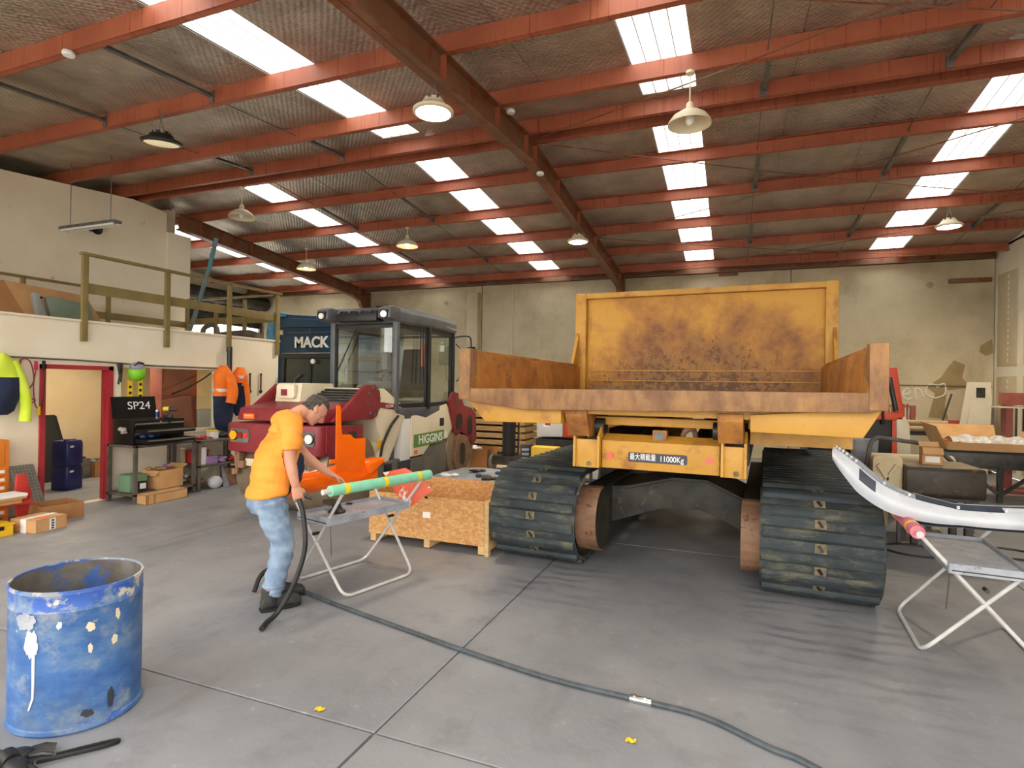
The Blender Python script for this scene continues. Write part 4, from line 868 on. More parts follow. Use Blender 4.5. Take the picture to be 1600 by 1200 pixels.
    tr_ = {k: [BVHTree.FromPolygons([V(p) for p in q.v], q.f) for q in reg[k]] for k in reg}
    return me2, H, tr_
from mathutils.bvhtree import BVHTree
bme, HD, TREES = body_mesh()
bme.name = 'body'; bme.polygons.foreach_set('use_smooth', [True]*len(bme.polygons))
bme.materials.clear(); bme.materials.append(MT['skin'])
bo = put('body', bme, PM)
import numpy as np
nv = len(bme.vertices); co = np.empty(nv*3); bme.vertices.foreach_get('co', co); co = co.reshape(-1, 3)
no = np.empty(nv*3); bme.vertices.foreach_get('normal', no); no = no.reshape(-1, 3)
def region(c):
    best = None
    for k, pen in (('shirt', 0), ('jeans', .004), ('boot', .002), ('skin', .001)):
        d = min(t_.find_nearest(c)[3] for t_ in TREES[k])+pen
        if best is None or d < best[0]: best = (d, k)
    k = best[1]
    if k == 'skin' and c.z < 1.0 and abs(c.y) < .2 and c.x < .06: k = 'jeans'
    return k
rg = [region(V(c)) for c in co]
def garment(name, keys, off, matn, extra=None):
    """closed shell lifted off the body over one clothing region"""
    keep = np.array([r in keys for r in rg]); fs = []
    for p in bme.polygons:
        v = list(p.vertices)
        if all(keep[i] for i in v): fs.append(v)
    used = sorted({i for f in fs for i in f}); ix = {i: k for k, i in enumerate(used)}; N = len(used)
    fold = np.array([off(co[i]) for i in used])
    P = co[used]+no[used]*fold[:, None]; Q = co[used]-no[used]*.004
    vs = [tuple(p) for p in P]+[tuple(q) for q in Q]
    F = [tuple(ix[i] for i in f) for f in fs]; cnt = {}
    for f in F:
        for i in range(len(f)):
            a, b = f[i], f[(i+1) % len(f)]; cnt[(a, b)] = 1
    rim = [(a, b) for (a, b) in cnt if (b, a) not in cnt]
    G = F+[tuple(reversed([i+N for i in f])) for f in F]+[(b, a, a+N, b+N) for a, b in rim]
    me = bpy.data.meshes.new(name); me.from_pydata(vs, [], G); me.polygons.foreach_set('use_smooth', [True]*len(me.polygons))
    me.materials.append(MT[matn])
    if extra:
        me.materials.append(MT[extra[0]]); mi = np.zeros(len(G), dtype=np.int32)
        for k, f in enumerate(G):
            c = sum((V(vs[i]) for i in f), V((0, 0, 0)))/len(f)
            if extra[1](c): mi[k] = 1
        me.polygons.foreach_set('material_index', mi)
    return put(name, me, PM)
def wr1(c): return .010+.007*math.sin(c[2]*46+c[0]*22+c[1]*9)*math.sin(c[2]*19-c[0]*11)+.012*max(0, (1.02-c[2]))*4
def wr2(c): return .009+.006*math.sin(c[2]*58+c[0]*30)*math.sin(c[0]*40+c[1]*30)+(.008 if c[2] < .22 else 0)*abs(math.sin(c[2]*90))
garment('shirt', ('shirt',), wr1, 'shirt', ('navy_cloth', lambda c: c.x > .09+.35*(c.z-1.0) and c.z < 1.22 and abs(c.y) < .2))
garment('jeans', ('jeans',), wr2, 'denim')
garment('boots', ('boot',), lambda c: .006, 'boot')
for y, x in ((-.10, -.03), (.11, .06)):
    MB().prism([(x-.085, y-.035), (x-.06, y-.047), (x+.05, y-.05), (x+.15, y-.055), (x+.21, y-.045), (x+.232, y), (x+.21, y+.045), (x+.15, y+.055), (x+.05, y+.05), (x-.06, y+.047), (x-.085, y+.035)], 'z', 0, .024).build('boot_sole', 'sole', PM, bevel=.006)
    for k in range(4): MB().tube([(x+.05+.025*k, y-.03, .125-.012*k), (x+.055+.025*k, y, .137-.012*k), (x+.05+.025*k, y+.03, .125-.012*k)], .004, 5).build('boot_lace', 'black_rubber', PM)
# short hair: a cap of the head surface behind the hair line
hs = []
for i in range(nv):
    p = V(co[i]); a = math.radians(48); hu = V((math.sin(a), 0, math.cos(a))); hf = V((math.cos(a), 0, -math.sin(a))); q = p-V((.315, 0, 1.575)); u, f = q.dot(hu), q.dot(hf)
    hs.append(q.length < .16 and rg[i] == 'skin' and ((u > .062 and f < .085) or (f < -.005 and u > -.055+.0*f and not (abs(p.y) > .073 and f > -.03 and u < .02))) and u-.9*f > -.02)
rg = ['hair' if h else r for h, r in zip(hs, rg)]
garment('hair', ('hair',), lambda c: .007+.002*math.sin(c[0]*300+c[1]*210)*math.sin(c[2]*260), 'hair')
for s in (-1, 1): MB().ball(HD(.077, s*.031, .008), .0095, 10, 8).build('eye', 'lens_white', PM, smooth=True)
# ------------------------------------------------------------------ air hose, blow gun, drum, gloves
ho = MB().tube(curve([(x, y, .017) for x, y in ((-3.45, 3.9), (-3.0, 3.77), (-2.68, 3.69), (-2.14, 3.56), (-1.68, 3.45), (-1.0, 3.32), (-.47, 3.29), (-.12, 3.26), (.19, 3.11), (.4, 3.02), (.9, 2.6), (1.5, 1.6))], 6), .016, 8).build('air_hose', 'hose_grey', smooth=True)
tag(ho, 'long dark grey air hose lying across the concrete floor in front of the dump carrier', 'hose')
MB().cyl((-.52, 3.292, .017), (-.40, 3.288, .017), .021, n=12).cyl((-.5, 3.292, .017), (-.49, 3.292, .017), .025, n=12).cyl((-.44, 3.29, .017), (-.43, 3.29, .017), .025, n=12).build('coupling', 'chrome', ho, smooth=True)
hg_ = thing('blow_gun_hose', 'black air hose with blow gun hanging from the hand of the worker to the floor', 'hose', (-3.15, 3.5, 0))
MB().tube(curve([(-3.165, 3.56, .90), (-3.10, 3.55, .74), (-3.06, 3.52, .5), (-3.10, 3.45, .25), (-3.16, 3.36, .07), (-3.17, 3.26, .025), (-3.12, 3.16, .025)], 8), .019, 10).build('hose', 'black_rubber', hg_, smooth=True, world=True)
MB().tube([(-3.20, 3.575, .955), (-3.14, 3.6, .905), (-3.09, 3.63, .875)], [.016, .02, .012], 8).box((-3.17, 3.59, .925), (.06, .03, .08), (0, .6, .6)).build('gun_handle', 'black_plastic', hg_, smooth=True, world=True)
h2 = MB().tube(curve([(-3.56, 3.86, .02), (-3.66, 3.88, .11), (-3.73, 3.85, .16), (-3.76, 3.78, .12), (-3.74, 3.70, .02)], 6), .02, 8).build('hose_loop', 'black_rubber', smooth=True)
h2.data.transform(Matrix.Translation((0, 0, 0))); tag(h2, 'short loop of black hose rising from the floor behind the boots of the worker', 'hose')
bd_ = thing('steel_drum', 'open-topped blue steel drum spattered with paint standing on the floor', 'drum', (-3.335, 2.06, 0))
n = 64; R0 = .30
outer = []
for z, dr in ((0, .0), (.012, .008), (.03, .004), (.035, -.002), (.2, 0), (.615, .0), (.62, .003), (.625, 0), (.70, 0), (.71, .005), (.72, 0)):
    outer.append([((R0+dr)*(1.05 if 1 else 1)*math.cos(2*PI*i/n), (R0+dr)*.96*math.sin(2*PI*i/n), z) for i in range(n)])
MB().loft(outer, caps=False).build('drum_wall', 'blue_drum', bd_, smooth=True)
inn = [[((R0-.006)*1.05*math.cos(2*PI*i/n), (R0-.006)*.96*math.sin(2*PI*i/n), z) for i in range(n)] for z in (.72, .5, .2, .03)]
MB().loft(inn, caps=False).add([(R0*1.04*math.cos(2*PI*i/n), R0*.95*math.sin(2*PI*i/n), .03) for i in range(n)], [tuple(range(n))]).build('drum_inside', 'drum_inside', bd_, smooth=True)
MB().tube([((R0-.002)*1.05*math.cos(2*PI*i/n), (R0-.002)*.96*math.sin(2*PI*i/n), .72) for i in range(n+1)], .007, 6, False).build('drum_rim', 'blue_drum', bd_, smooth=True)
def on_drum(a, z, e=.003): return ((R0+e)*1.05*math.cos(a), (R0+e)*.96*math.sin(a), z)
def splash(a0, z0, ra, rz_, m, seed):
    rnd = random.Random(seed); ph = [rnd.uniform(0, 6.28) for _ in range(5)]; N_ = 30; vs = [on_drum(a0, z0, .0035)]
    for k in range(N_):
        t_ = 2*PI*k/N_; q = 1+.14*math.sin(2*t_+ph[0])+.10*math.sin(5*t_+ph[1])+.09*math.sin(11*t_+ph[2])
        vs.append(on_drum(a0+ra*q*math.cos(t_), z0+rz_*q*math.sin(t_), .0035))
    MB().add(vs, [(0, k+1, (k+1) % N_+1) for k in range(N_)]).build('paint_splash', m, bd_)
MB().tube([on_drum(-1.22, .42), on_drum(-1.22, .28), on_drum(-1.225, .2), on_drum(-1.29, .14)], [.007, .006, .005, .004], 6).build('paint_run', 'white_splash', bd_, smooth=True)
splash(-1.27, .47, .10, .075, 'white_splash', 3); splash(-1.38, .58, .16, .05, 'tray_grey', 8); splash(-.42, .53, .07, .022, 'shade_cream', 5); splash(-.05, .43, .06, .022, 'shade_cream', 6); splash(-.42, .42, .03, .028, 'shade_cream', 7); splash(.0, .56, .04, .03, 'shade_cream', 9); splash(-.1, .13, .05, .06, 'sign_grey', 4); splash(-.45, .09, .09, .02, 'sign_grey', 12); splash(-.85, .56, .035, .02, 'white_splash', 14)
gp = thing('glove_pile', 'dark work gloves and black strap heaped at the foot of the blue drum', 'gloves', (-3.06, 1.62, 0))
for k, (x, y, a) in enumerate(((-.12, -.02, .3), (-.03, .03, .9), (.06, -.02, -.2))):
    m = MB().ball((0, 0, .03), (.07, .045, .03), 12, 8)
    for q in range(4): m.tube([(.05, -.03+.02*q, .03), (.1, -.035+.024*q, .03), (.14, -.04+.027*q, .015)], [.012, .012, .009], 8)
    m.tube([(.0, -.03, .03), (.04, -.07, .025), (.07, -.085, .015)], [.013, .012, .009], 8); m.cyl((-.05, 0, .03), (-.12, 0, .03), .035, .04, 12)
    o = m.build('glove', 'black_rubber' if k != 1 else 'steel_dark', gp, smooth=True); o.location = (x, y, .005*k); o.rotation_euler = (0, 0, a)
MB().tube(curve([(.08, .05, .02), (.16, .14, .02), (.24, .25, .015), (.26, .31, .012), (.22, .28, .012), (.1, .12, .015)], 6), .012, 8, True, .5).build('strap', 'black_plastic', gp, smooth=True)
# ------------------------------------------------------------------ trestles
def bend(pts, r=.1, n=5):
    """polyline with rounded corners"""
    P = [V(p) for p in pts]; o = [P[0]]
    for i in range(1, len(P)-1):
        a, b, c = P[i-1], P[i], P[i+1]; d0 = (a-b).normalized(); d1 = (c-b).normalized()
        for k in range(n+1):
            t = k/n; o.append((b+d0*r)*(1-t)**2+b*2*t*(1-t)+(b+d1*r)*t*t)
    o.append(P[-1]); return o
def trestle(label, loc, rz_, sgn, pad, y0, y1, yb0, yb1, tx=.43, H_=.94, back_pad=None, traylen=(-.5, .42)):
    T = thing('work_trestle', label, 'trestle', loc, rz_)
    L = .84
    for s in (1, -1):          # s=1 carries the padded bar
        fx = -s*sgn*.34; txx = s*sgn*tx
        MB().tube(bend([(txx, yb0*1.0, H_), (fx, yb0*.86, .015), (fx, yb1*.86, .015), (txx, yb1, H_)], .1), .0135, 10).build('u_frame', 'white_tube', T, smooth=True)
        MB().cyl((txx, y0, H_), (txx, y1, H_), .017, n=12).cyl((txx, y0-.01, H_), (txx, y0+.04, H_), .022, n=12).build('top_bar', 'white_tube', T, smooth=True)
        if s == 1 or back_pad:
            p = MB().cyl((txx, y0+.06, H_), (txx, y1, H_), .044, n=18).build('foam_pad', pad if s == 1 else back_pad, T, smooth=True)
            for q in (.13, .5, .86):
                yy_ = y0+.06+(y1-y0-.06)*q; MB().cyl((txx, yy_-.022, H_), (txx, yy_+.022, H_), .046, n=18).build('tape_band', 'tape_yellow', p, smooth=True)
    for y in (yb0*.93, yb1*.93): MB().cyl((0, y-.03, .5), (0, y+.03, .5), .014, n=8).build('pivot_bolt', 'steel_dark', T)
    zt = .63
    m = B(-.21, .21, *traylen, zt, zt+.006).bx(-.215, -.209, *traylen, zt-.03, zt+.035).bx(.209, .215, *traylen, zt-.03, zt+.035).bx(-.21, .21, traylen[0]-.006, traylen[0], zt-.03, zt+.035).bx(-.21, .21, traylen[1], traylen[1]+.006, zt-.03, zt+.035)
    m.build('tray', 'tray_grey', T)
    for y in traylen: MB().cyl((-.2*sgn, y, zt-.01), (.2*sgn, y, zt-.01), .008, n=6).build('tray_rod', 'steel_dark', T)
    MB().tube([(.2*sgn, traylen[0]+.03, zt), (.22*sgn, traylen[0]+.03, zt-.28)], .004, 5).build('chain', 'steel_dark', T)
    return T
trestle('white folding trestle with a green padded bar in front of the worker', (-3.2, 4.4, 0), -.25, 1, 'foam_green', -.71, .47, -.5, .42)
trestle('white folding trestle with a pink padded bar carrying the white bumper', (1.60, 5.05, 0), -.06, -1, 'foam_pink', -.62, .62, -.47, .5, tx=.40, H_=.86)
# sander on the tray
sd = thing('sander', 'dirty black and grey power sander lying on the tray of the green-padded trestle', 'sander', (-3.28, 4.18, .64), -.35)
MB().lathe([(.0, 0), (.075, 0), (.078, .012), (.05, .03), (.04, .05), (.0, .055)], 24).build('pad', 'black_rubber', sd, smooth=True)
MB().tube([(0, 0, .06), (-.06, .01, .075), (-.18, .02, .06), (-.26, .03, .05)], [.036, .034, .026, .022], 12).build('grip', 'grimy_black', sd, smooth=True)
MB().tube(curve([(-.26, .03, .05), (-.3, .1, .03), (-.26, .2, .012), (-.16, .26, .012)]), .009, 8).build('cord', 'black_rubber', sd, smooth=True)
# orange body panel over the rear bar
op = thing('body_panel', 'glossy orange vehicle body panel with upright arm resting on the green-padded trestle', 'car part', (-3.55, 4.5, .87), -.25+PI/2)
# local x runs along the trestle bar (right in view is +x), y is away from camera's left
def chan(u, v):
    x = -.62+1.08*u; a = PI*(v*1.5-.35)
    rr = .115-.02*math.sin(u*6)
    return (x, .03-.105*math.cos(a-.25)*(1 if a < 2.2 else .6), -.01+rr*math.sin(a-.35)+.02*u)
MB().sheet(chan, 28, 18, .006).build('channel', 'gloss_orange', op, smooth=True)
upv = [(-.05, .12), (-.02, .58), (-.045, .66), (-.075, .66), (-.085, .58), (-.085, .12)]
MB().prism([(-.10, .08), (.235, .07), (.25, .12), (.25, .385), (.13, .385), (.10, .40), (.07, .43), (-.03, .435), (-.04, .50), (-.05, .70), (-.085, .72), (-.10, .70)], 'y', -.125, -.115).build('upright_arm', 'gloss_orange', op, bevel=.003)
MB().prism([(.33, .02), (.50, .12), (.52, .16), (.42, .15), (.30, .12)], 'y', -.12, .08).build('end_tip', 'gloss_orange', op, bevel=.012)
MB().box((-.13, -.12, .19), (.07, .02, .04)).build('lug', 'gloss_orange', op, bevel=.006)
# primed fairing
fp = thing('fairing_panel', 'curved red and white primed fairing panel leaning against the osb crate', 'car part', (-2.98, 4.86, .50), 0)
def fair(u, v):
    a = V((-.28, 0, .40)).lerp(V((-.04, .03, .46)), v); b = V((0.02, -.05, .05)).lerp(V((.30, .0, .27)), v)
    p = a.lerp(b, u); q = math.sin(PI*u)*.7+math.sin(PI*v)*.5
    return p+V((.02*math.sin(PI*u), -.05*q, .03*math.sin(PI*u)))
MB().sheet(fair, 18, 10, .008).build('shell', 'primer_patch', fp, smooth=True)
MB().cyl((.2, .05, .18), (.2, .02, .19), .012, n=8).build('bolt_hole', 'black_rubber', fp)
# ------------------------------------------------------------------ crate, pallets
cr = thing('osb_crate', 'open osb board crate on timber skids beside the left rubber track', 'crate', (-3.07, 6.05, 0))
wq_ = lambda mb, name, m, **k: mb.build(name, m, cr, world=True, **k)
wq_(B(-3.83, -2.40, 5.45, 5.468, .10, .57), 'front_board', 'osb'); wq_(B(-3.83, -2.40, 6.63, 6.648, .10, .57), 'back_board', 'osb')
wq_(B(-3.83, -3.812, 5.468, 6.63, .10, .57), 'end_board', 'osb'); wq_(B(-2.418, -2.40, 5.468, 6.63, .10, .57), 'end_board', 'osb'); wq_(B(-3.81, -2.42, 5.47, 6.63, .10, .12), 'base_board', 'osb')
for x in (-2.398,): 
    for y in (5.45, 6.58): wq_(B(x, x+.05, y, y+.07, .0, .57), 'corner_batten', 'pine', bevel=.004)
wq_(B(-2.398, -2.348, 5.52, 6.58, .06, .15), 'end_rail', 'pine', bevel=.004); wq_(B(-2.398, -2.348, 5.52, 6.58, .50, .57), 'end_rail', 'pine', bevel=.004)
for x in (-3.81, -3.12, -2.47):
    wq_(B(x, x+.07, 5.455, 6.645, .012, .10), 'skid', 'pine', bevel=.004)
wq_(B(-3.13, -3.04, 5.443, 5.45, .34, .40), 'paper_label', 'label_white')
pal0 = thing('plastic_pallet', 'upper black plastic pallet under the grey sheet behind the osb crate', 'pallet', (-3.8, 8.6, .15), 0, 'black plastic pallets')
def pal(P):
    for k in range(7): B(-.62+.185*k, -.62+.185*k+.14, -.6, .6, .12, .145).build('deck_slat', 'black_plastic', P)
    for x in (-.6, -.06, .48):
        for y in (-.58, -.07, .46): B(x, x+.13, y, y+.12, .025, .12).build('block', 'black_plastic', P, bevel=.008, seg=1)
    for y in (-.58, -.07, .46): B(-.62, .63, y, y+.12, 0, .025).build('runner', 'black_plastic', P)
pal(pal0)
pal1 = dup(pal0); pal1.location.z = 0; pal1['label'] = 'lower black plastic pallet standing on the floor behind the osb crate'
gs = thing('sheet_stack', 'grey sheet with rags and parts lying on the black plastic pallets', 'sheet', (-3.8, 8.6, .296))
MB().sheet(lambda u, v: (-.68+1.36*u, -.62+1.24*v, .02+.012*math.sin(u*9+v*5)), 16, 12, .012).build('sheet', 'tray_grey', gs, smooth=True)
for k, (x, y, c_) in enumerate(((-.2, .2, 'black_plastic'), (.1, -.3, 'sign_grey'), (.32, .1, 'blue_cloth'), (-.42, -.45, 'lens_white'), (.3, -.45, 'grimy_black'))):
    m = MB()
    for q in range(4): m.ball((x+random.uniform(-.1, .1), y+random.uniform(-.08, .08), .045), (random.uniform(.05, .1), random.uniform(.03, .07), random.uniform(.015, .035)), 8, 6)
    m.build('rag', c_, gs, smooth=True)
# white bumper across the right trestle
bp = thing('bumper', 'large white front bumper seen from behind lying across the pink-padded trestle', 'car part', (1.6, 5.0, .89))
path = curve([(-.87, -.05, .42), (-.80, -.07, .33), (-.70, -.09, .22), (-.55, -.13, .11), (-.36, -.17, .05), (-.12, -.19, .03), (.15, -.19, .03), (.45, -.14, .04), (.7, -.02, .07), (.86, .2, .13), (.95, .42, .2)], 5)
N = len(path)-1
def bump_(u, v, off=0.0):
    u = min(max(u, 0), 1); i = min(int(u*N), N-1); f = u*N-i; p = path[i].lerp(path[i+1], f); d = (path[i+1]-path[i]).normalized(); q = V((d.y, -d.x, 0)).normalized()
    h = (.10+.14*max(0, 1-u/.5)**.7)*min(1, .4+3.2*u) if u < .5 else .10+.05*(u-.5); bul = .035*math.sin(PI*v)+.03*(1-v)
    p = p+q*(bul+off)+V((0, 0, (v-.4)*h)); return p
MB().sheet(lambda u, v: bump_(u, v), 60, 8, .006).build('shell', 'bumper_white', bp, smooth=True)
MB().sheet(lambda u, v: bump_(.40+.6*u, -.2+1.35*v, -.14), 40, 6, .004).build('inner_lining', 'bumper_back', bp, smooth=True)
MB().sheet(lambda u, v: bump_(.40+.6*u, 1.15, -.14-.03*v), 40, 2, .008).build('top_flange', 'bumper_white', bp, smooth=True)
MB().sheet(lambda u, v: bump_(.40+.6*u, -.15, -.14*v), 40, 2, .005).build('trough', 'bumper_back', bp, smooth=True)
MB().sheet(lambda u, v: bump_(.6+.3*u, .3+.9*v+.02, -.03*v), 14, 3, .005).build('inner_flap', 'bumper_white', bp, smooth=True)
MB().sheet(lambda u, v: bump_(.04+.36*u, .85+.3*v, -.02-.05*v), 30, 3, .005).build('top_ledge', 'tray_grey', bp, smooth=True)
for u in (.03, .06, .09, .12, .15, .18, .3, .38, .5, .6, .68): p = bump_(u, 1.05); MB().cyl(p, p+V((0, 0, .02)), .01, n=8).build('clip', 'bumper_white', bp)
MB().sheet(lambda u, v: bump_(.2+.07*u, .55+.4*v, .004), 6, 3, .003).build('lamp_opening', 'bumper_back', bp, smooth=True)
# ------------------------------------------------------------------ mezzanine railing and what lies up there
ra = thing('railing', 'olive painted steel railing along the front edge of the mezzanine', 'railing', (-8.62, 7.2, 2.3))
def G(root): return lambda mb, name, m, par=None, **k: mb.build(name, m, par or root, world=True, **k)
g = G(ra)
for y in (5.34, 6.61, 7.84, 9.03):
    g(MB().prism([(2.33, y-.04), (2.30, y+.04), (3.56, y+.04), (3.56, y-.04)], 'x', -8.645, -8.60) if 0 else B(-8.65, -8.60, y-.04, y+.04, 2.33, 3.57), 'post', 'rail_olive', bevel=.006)
g(B(-8.66, -8.57, 5.28, 9.1, 3.555, 3.595), 'top_rail', 'rail_olive', bevel=.006); g(B(-8.665, -8.65, 5.34, 9.05, 3.02, 3.17), 'mid_rail', 'rail_olive', bevel=.004)
rb = thing('railing', 'olive painted railing along the wall and far end of the mezzanine', 'railing', (-11.1, 7.5, 2.62)); g = G(rb)
for x, y in ((-11.1, 4.2), (-11.1, 5.9), (-11.1, 7.3), (-11.1, 8.98), (-10.3, 9.02), (-9.5, 9.02)): g(B(x-.04, x+.04, y-.025, y+.025, 2.62, 3.5), 'post', 'rail_olive', bevel=.006)
g(B(-11.14, -11.06, 3.0, 9.02, 3.47, 3.51), 'top_rail', 'rail_olive', bevel=.006); g(B(-11.12, -8.68, 8.98, 9.06, 3.53, 3.57), 'top_rail', 'rail_olive', bevel=.006)
g(B(-11.11, -11.09, 3.0, 9.0, 2.93, 3.06), 'mid_rail', 'rail_olive', bevel=.004); g(B(-11.1, -8.68, 9.03, 9.045, 3.0, 3.14), 'mid_rail', 'rail_olive', bevel=.004)
cb1 = thing('cardboard_sheet', 'large folded cardboard carton leaning upright on the mezzanine behind the car doors', 'cardboard', (-9.55, 5.35, 2.62)); g = G(cb1)
def slabq(a, b, c, d, th):
    a, b, c, d = map(V, (a, b, c, d)); n = (b-a).cross(d-a).normalized()*th
    return MB().add([a, b, c, d, a+n, b+n, c+n, d+n], [(0, 1, 2, 3), (7, 6, 5, 4), (0, 4, 5, 1), (1, 5, 6, 2), (2, 6, 7, 3), (3, 7, 4, 0)])
g(slabq((-9.3, 5.0, 2.62), (-9.3, 6.05, 2.62), (-9.6, 5.95, 3.1), (-9.6, 4.86, 3.16), .02), 'panel', 'cardboard'); g(slabq((-9.34, 4.72, 2.62), (-9.3, 5.0, 2.62), (-9.6, 4.86, 3.16), (-9.6, 4.72, 3.12), .02), 'panel', 'cardboard_dark')
g(slabq((-9.6, 4.58, 3.03), (-9.6, 4.72, 2.98), (-9.6, 4.82, 3.15), (-9.6, 4.66, 3.2), .012), 'flap', 'cardboard')
cd = thing('car_door', 'grey-green car door lying on edge against the cardboard on the mezzanine', 'car door', (-9.2, 5.55, 2.62)); g = G(cd)
g(MB().prism([(5.22, 2.63), (5.14, 2.95), (5.2, 2.97), (5.75, 2.93), (5.82, 2.63)], 'x', -9.22, -9.14), 'door_skin', 'car_green', bevel=.015)
cd2 = thing('car_door', 'silver grey car door edge standing beside the grey-green door on the mezzanine', 'car door', (-9.2, 5.1, 2.62)); g = G(cd2)
g(MB().prism([(5.04, 2.63), (4.97, 2.98), (5.03, 3.0), (5.16, 2.63)], 'x', -9.2, -9.1), 'door_skin', 'car_silver', bevel=.012); g(MB().cyl((-9.09, 5.06, 2.93), (-9.1, 5.06, 2.93), .018, n=10), 'lock_hole', 'black_plastic')
pl_ = MB().tube([(-10.75, 8.84, 3.05), (-10.3, 8.84, 4.2), (-10.12, 8.84, 4.78)], .045, 10); pl_ = pl_.tube([(-10.75, 8.84, 3.05), (-10.95, 8.84, 2.64)], .04, 10).build('long_pole', 'pipe_teal', smooth=True); tag(pl_, 'long pole wrapped in blue film leaning on the mezzanine corner', 'pole')
for k, (lab, pts, r) in enumerate((('thick grey exhaust pipe lying rearmost on the mezzanine edge', [(-10.0, 8.85, 2.74), (-9.5, 8.85, 2.76), (-8.9, 8.85, 2.70)], .07), ('bent dark exhaust pipe with two elbows standing on the mezzanine', [(-10.2, 8.6, 2.64), (-10.15, 8.6, 2.86), (-9.95, 8.6, 2.93), (-9.8, 8.6, 2.87), (-9.76, 8.6, 2.64)], .05), ('rusty exhaust pipe with open end facing the roller on the mezzanine', [(-9.6, 8.62, 2.72), (-9.0, 8.62, 2.74), (-8.72, 8.62, 2.68)], .075))):
    o = MB().tube(curve(pts, 5), r, 14).build('exhaust_pipe', 'exhaust', smooth=True); tag(o, lab, 'pipe', 'exhaust pipes on the mezzanine')
# ------------------------------------------------------------------ fittings on and by the office wall
cn = MB().tube(curve([(-8.62, y, 2.08-.012*(y-3)) for y in (-.4, 2, 4.2)], 3)+[V((-8.62, 5.3, 2.055)), V((-8.62, 6.4, 2.02)), V((-8.62, 7.72, 2.02))], .012, 6).build('hanging_rod', 'galv', smooth=True); tag(cn, 'thin steel rod fixed along the office wall above the red door frame', 'rod')
vp = thing('steel_post', 'dark steel pipe post fixed to the office wall behind the orange jackets', 'post', (-8.58, 7.82, 1.0)); MB().cyl((0, 0, -.98), (0, 0, 1.42), .045, n=14).build('pipe', 'steel_dark', vp, smooth=True)
def jacket(label, loc, rzz, c1, c2, wsc, sleeves, split, bands=True, zs=1.0):
    J = thing('work_jacket', label, 'jacket', loc, rzz)
    def ring(z, w_, d_, ph): return [(w_*math.cos(t)*(1+.10*math.sin(5*t+ph)), d_*math.sin(t)*(1+.18*math.sin(4*t+ph*1.7)), z) for t in [2*PI*i/28 for i in range(28)]]
    top = [(0, .06, .05), (-.06, .13, .08), (-.14, .19, .10), (-.26, .2*wsc, .11), (split, .21*wsc, .12)]
    MB().loft([ring(z*zs, w_, d_, i*.8) for i, (z, w_, d_) in enumerate(top)]).build('upper', c1, J, smooth=True)
    low = [(split-.0, .213*wsc, .122), (split-.12, .22*wsc, .12), (split-.28, .2*wsc, .11), (split-.42, .16*wsc, .09), (split-.47, .1*wsc, .05)]
    MB().loft([ring(z*zs, w_, d_, 3+i*.8) for i, (z, w_, d_) in enumerate(low)]).build('lower', c2, J, smooth=True)
    for pts, r in sleeves: MB().tube(curve([(x, y, z*zs) for x, y, z in pts], 5), r, 12).build('sleeve', c1, J, smooth=True)
    if bands: MB().loft([ring(z, .205*wsc, .118, 2.4) for z in ((split+.10)*zs, (split+.06)*zs)], caps=False).build('reflective_band', 'reflective', J, smooth=True)
    return J
jacket('yellow and navy work jacket hanging from the rod left of the red door', (-8.48, 4.27, 2.10), PI/2, 'hivis_yellow', 'navy_cloth', 1.0, [([(.13, -.0, -.1), (.22, -.02, -.35), (.27, -.03, -.6), (.27, -.03, -.86)], .065)], -.30, False)
jacket('orange work jacket hanging nearest the window on the dark post', (-8.47, 7.60, 2.07), PI/2-.1, 'hivis_orange', 'navy_cloth', .85, [([(.06, -.06, -.16), (.1, -.1, -.35), (.06, -.1, -.52)], .10)], -.42, True, 1.3)
jacket('orange and navy jacket hanging behind the first one on the dark post', (-8.50, 7.99, 2.05), PI/2+.15, 'hivis_orange', 'navy_cloth', .72, [([(.0, -.08, -.12), (.04, -.11, -.35), (.06, -.11, -.6)], .06)], -.22, True, 1.3)
def cable(label, pts, m, ends=None, r=.008):
    C_ = thing('jumper_cable', label, 'cable', (-8.6, 4.8, 2.0)); g = G(C_)
    g(MB().tube(curve(pts, 6), r, 6), 'lead', m, smooth=True)
    for p, mm in ends or []: g(MB().box(p, (.03, .035, .12)), 'clamp', mm, bevel=.008)
cable('coiled black and red cable hanging from the rod beside the yellow jacket', [(-8.6, 4.56, 2.04), (-8.58, 4.50, 1.85), (-8.58, 4.58, 1.62), (-8.58, 4.7, 1.75), (-8.58, 4.66, 2.0), (-8.58, 4.56, 2.03), (-8.58, 4.54, 1.8), (-8.58, 4.66, 1.55), (-8.58, 4.72, 1.5), (-8.58, 4.6, 1.42)], 'red_cable')
cable('jumper lead with a pink clamp hanging near the red door frame', [(-8.59, 4.73, 1.9), (-8.58, 4.70, 1.7), (-8.58, 4.72, 1.45), (-8.58, 4.77, 1.38)], 'red_cable', [((-8.59, 4.73, 1.96), 'pink_cable'), ((-8.585, 4.765, 1.36), 'tape_yellow')], .007)
cable('black jumper lead with a dark clamp hanging just left of the red door frame', [(-8.59, 4.82, 1.92), (-8.58, 4.825, 1.7), (-8.58, 4.81, 1.5), (-8.58, 4.785, 1.36)], 'black_rubber', [((-8.59, 4.82, 1.97), 'black_plastic')], .007)
sp_ = thing('spanner', 'pair of steel tools hooked on the rod right of the red door', 'tool', (-8.6, 5.82, 1.9)); G(sp_)(MB().tube([(-8.6, 5.82, 2.04), (-8.6, 5.84, 1.85), (-8.6, 5.82, 1.72)], [.03, .012, .014], 8).tube([(-8.6, 5.86, 2.03), (-8.6, 5.87, 1.88), (-8.6, 5.86, 1.75)], [.026, .01, .012], 8), 'tool', 'steel_dark', smooth=True)
hm = thing('helmet', 'lime green face shield helmet hanging above the black toolbox', 'helmet', (-8.52, 6.05, 1.9)); g = G(hm)
